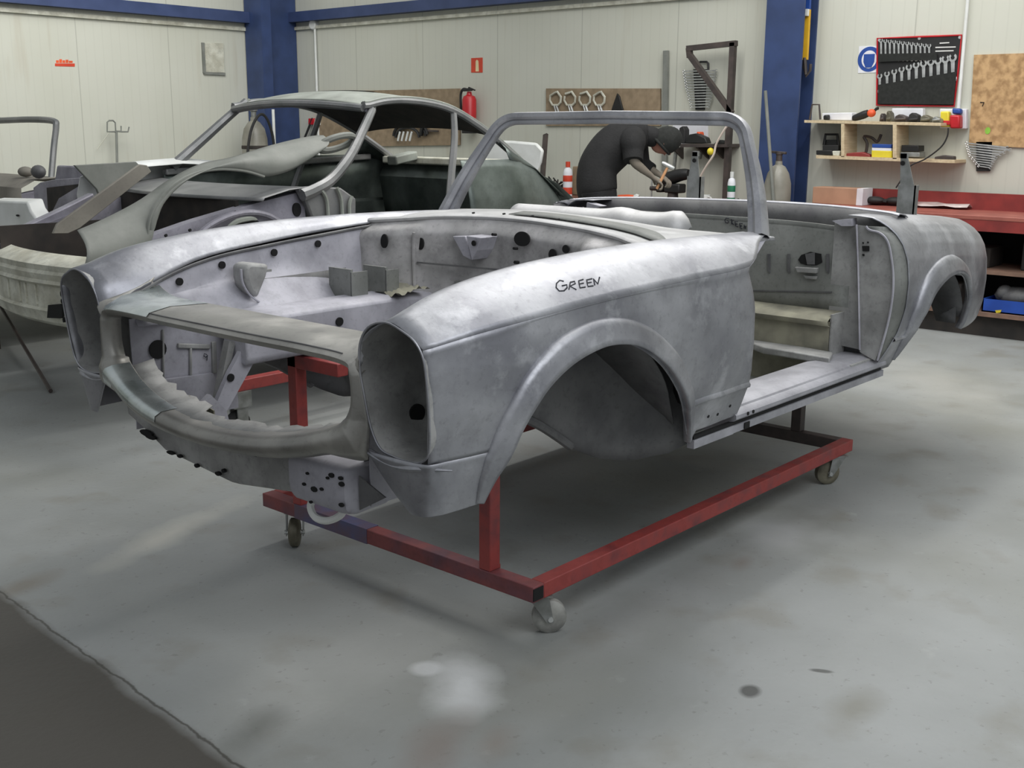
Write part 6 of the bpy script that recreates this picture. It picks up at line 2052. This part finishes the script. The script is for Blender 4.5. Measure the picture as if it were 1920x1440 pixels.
# palms and fingers closing round the hammer handle / the workpiece
hx = pj(1231, 322, -.13)
hy = pj(1250, 312, -.13)
for sd in 'nf':
    wv = J['wr' + sd]
    d = (wv - J['el' + sd]).normalized()
    palm = wv + d*.055
    nodes['palm' + sd] = palm
    rad['palm' + sd] = (.034, .020)
    edges.append(('wr' + sd, 'palm' + sd))
    side = d.cross(Vector((0, 0, 1))).normalized()
    dn = d.cross(side).normalized()
    if dn.z > 0:
        dn = -dn
    for f, (off, ln) in enumerate(((-.030, .030), (-.011, .036), (.010, .033), (.029, .026))):
        a = palm + d*.028 + side*off
        b = a + d*ln*.9 + dn*.008
        c = b + d*ln*.35 + dn*.024
        e = c - d*.012 + dn*.018
        for nm, q, r in (('a', a, .0095), ('b', b, .0090), ('c', c, .0085), ('e', e, .0075)):
            nodes['%s%d%s' % (sd, f, nm)] = q
            rad['%s%d%s' % (sd, f, nm)] = r
        edges += [('palm' + sd, '%s%da' % (sd, f)), ('%s%da' % (sd, f), '%s%db' % (sd, f)), ('%s%db' % (sd, f), '%s%dc' % (sd, f)), ('%s%dc' % (sd, f), '%s%de' % (sd, f))]
    a = wv + d*.025 - side*.030
    b = a + d*.030 - side*.012 + dn*.012
    c = b + d*.024 + dn*.016 + side*.006
    for nm, q, r in (('ta', a, .012), ('tb', b, .0105), ('tc', c, .009)):
        nodes[sd + nm] = q
        rad[sd + nm] = r
    edges += [('wr' + sd, sd + 'ta'), (sd + 'ta', sd + 'tb'), (sd + 'tb', sd + 'tc')]
body = skin('body', nodes, edges, rad, 'pelvis', M['sleeve'], man, 2)
# head: skull, nose, ears, face turned down to the work
hd_ = MB()
hc_ = J['head'] + Vector((.02, -.02, -.01))
fdir = (J['head'] - J['neck']).normalized()
face = (Vector((RT[0], RT[1], 0)).normalized()*.55 + Vector((0, 0, -.85))).normalized()
upd = (fdir - face*fdir.dot(face)).normalized()
sid = face.cross(upd)
Mh = Matrix(((face[0], sid[0], upd[0], hc_[0]), (face[1], sid[1], upd[1], hc_[1]), (face[2], sid[2], upd[2], hc_[2]), (0, 0, 0, 1)))
rows = []
for i in range(15):
    th = math.pi*i/14
    row = []
    for k in range(20):
        ph = 2*math.pi*k/20
        x, y, z = math.sin(th)*math.cos(ph), math.sin(th)*math.sin(ph), math.cos(th)
        rx_ = .098 * (1 - .10*max(0, -z))
        q = Vector((x*rx_, y*.074*(1 - .30*max(0, -z)), z*.118))
        if x > .5 and abs(z + .1) < .5:
            q.x += .006
        row.append(Mh @ q)
    rows.append(row)
hd_.grid(rows, close_v=True)
hd_.add([Mh @ Vector(q) for q in ((.090, 0, .025), (.120, 0, -.022), (.094, .017, -.026), (.094, -.017, -.026))], [(0, 1, 2), (0, 3, 1), (1, 3, 2)])
for s in (-1, 1):
    hd_.ball(Mh @ Vector((0, s*.074, -.005)), .03, 8, 6, (.6, .3, 1))
    hd_.tube([Mh @ Vector((.088, s*.016, .026)), Mh @ Vector((.084, s*.045, .028))], .006, 6)
hd_.tube([Mh @ Vector((.088, -.024, -.058)), Mh @ Vector((.092, 0, -.055)), Mh @ Vector((.088, .024, -.058))], .006, 6)
head = hd_.build('head', M['skin'], man, ang=70)
for s in (-1, 1):
    MB().ball(Mh @ Vector((.086, s*.032, .012)), .009, 8, 6).build('eye', M['black'], head)
ht = MB()
rows = []
for i in range(9):
    th = math.pi*.62*i/8
    row = []
    for k in range(20):
        ph = 2*math.pi*k/20
        lift = .02*math.cos(ph)*(i/8)
        row.append(Mh @ Vector((math.sin(th)*math.cos(ph)*.112, math.sin(th)*math.sin(ph)*.090, math.cos(th)*.135 + lift + .006)))
    rows.append(row)
ht.grid(rows, close_v=True)
ht.tube([rows[-1][k] for k in range(20)], .012, 6, closed=True)
ht.build('knitted_hat', M['hat'], man, ang=80)
# clothing
def loft(pts, rs, n, mbx, seg=16):
    P = spline(pts, n)
    Rr = cr(list(range(len(rs))), rs)
    mbx.tube(P, [Rr(k/(n - 1)*(len(rs) - 1)) for k in range(n)], seg)
jk = MB()
hem = J['pelvis'] + Vector((.0, -.01, -.05))
loft([hem, J['pelvis'], J['waist'], J['chest'], J['upper'], J['neck']], [.150, .163, .160, .172, .150, .085], 30, jk)
jk.ball(J['upper'] + (J['shn'] - J['upper'])*.6, .115, 14, 10)
jk.ball(J['upper'] + (J['shf'] - J['upper'])*.6, .115, 14, 10)
loft([J['upper'] + (J['shn'] - J['upper'])*.5, J['shn'], (J['shn'] + J['eln'])/2, J['shn'] + (J['eln'] - J['shn'])*.95], [.11, .102, .084, .078], 14, jk)
loft([J['upper'] + (J['shf'] - J['upper'])*.5, J['shf'], J['elf'], J['elf'] + (J['wrf'] - J['elf'])*.6], [.11, .10, .070, .052], 18, jk)
jk.build('jacket', M['jacket'], man, ang=60)
nk = spline([J['upper'] + (J['neck'] - J['upper'])*.5, J['neck'], J['head'] - face*.02 - upd*.02], 10)
MB().tube(nk, [.085, .084, .082, .08, .08, .08, .08, .078, .074, .065], 14).build('hood', M['jacket'], man, ang=80)
tr_ = MB()
loft([J['waist'] + (J['pelvis'] - J['waist'])*.6, J['pelvis'], J['pelvis'] + Vector((.02, -.01, -.10)), J['pelvis'] + Vector((.03, -.01, -.17))], [.125, .152, .145, .09], 16, tr_)
for sd in 'nf':
    loft([J['pelvis'] + (J['hip' + sd] - J['pelvis'])*.8, J['hip' + sd] + (J['kn' + sd] - J['hip' + sd])*.35, J['kn' + sd], J['kn' + sd] + (J['an' + sd] - J['kn' + sd])*.5, J['an' + sd] + Vector((0, 0, .02))], [.118, .105, .078, .07, .066], 22, tr_)
tr_.build('trousers', M['trouser'], man, ang=60)
for sd in 'nf':
    a, t = J['an' + sd], J['to' + sd]
    d = (t - a)
    d.z = 0
    d.normalize()
    sh = MB().ball(Vector((a.x, a.y, .045 + FZ)) + d*.06, .05, 14, 8, (1, 1, .9))
    pts = [Vector((a.x, a.y, .05 + FZ)) - d*.06, Vector((a.x, a.y, .055 + FZ)), Vector((a.x, a.y, .05 + FZ)) + d*.08, Vector((a.x, a.y, .04 + FZ)) + d*.17, Vector((a.x, a.y, .034 + FZ)) + d*.20]
    MB().tube(pts, [.040, .05, .048, .040, .022], 10).build('shoe', M['rubber'], man)
# the hammer in his near hand
hm_ = thing('hammer', 'hammer with pale wooden handle held by the man', 'hammer', hx)
pa = J['wrn'] + (J['wrn'] - J['eln']).normalized()*.085
hy = pj(1253, 311, -.14)
MB().tube([pa - (hy - pa)*.35, pa, hy], [.011, .012, .011], 8).build('handle', M['handle'], hm_)
dh = (hy - pa).normalized()
sd_ = dh.cross(Vector(FW)).normalized()
MB().tube([hy - sd_*.05, hy - sd_*.03, hy + sd_*.04, hy + sd_*.055], [.014, .018, .018, .012], 10).build('head', M['chrome'], hm_)
bpy.context.view_layer.update()
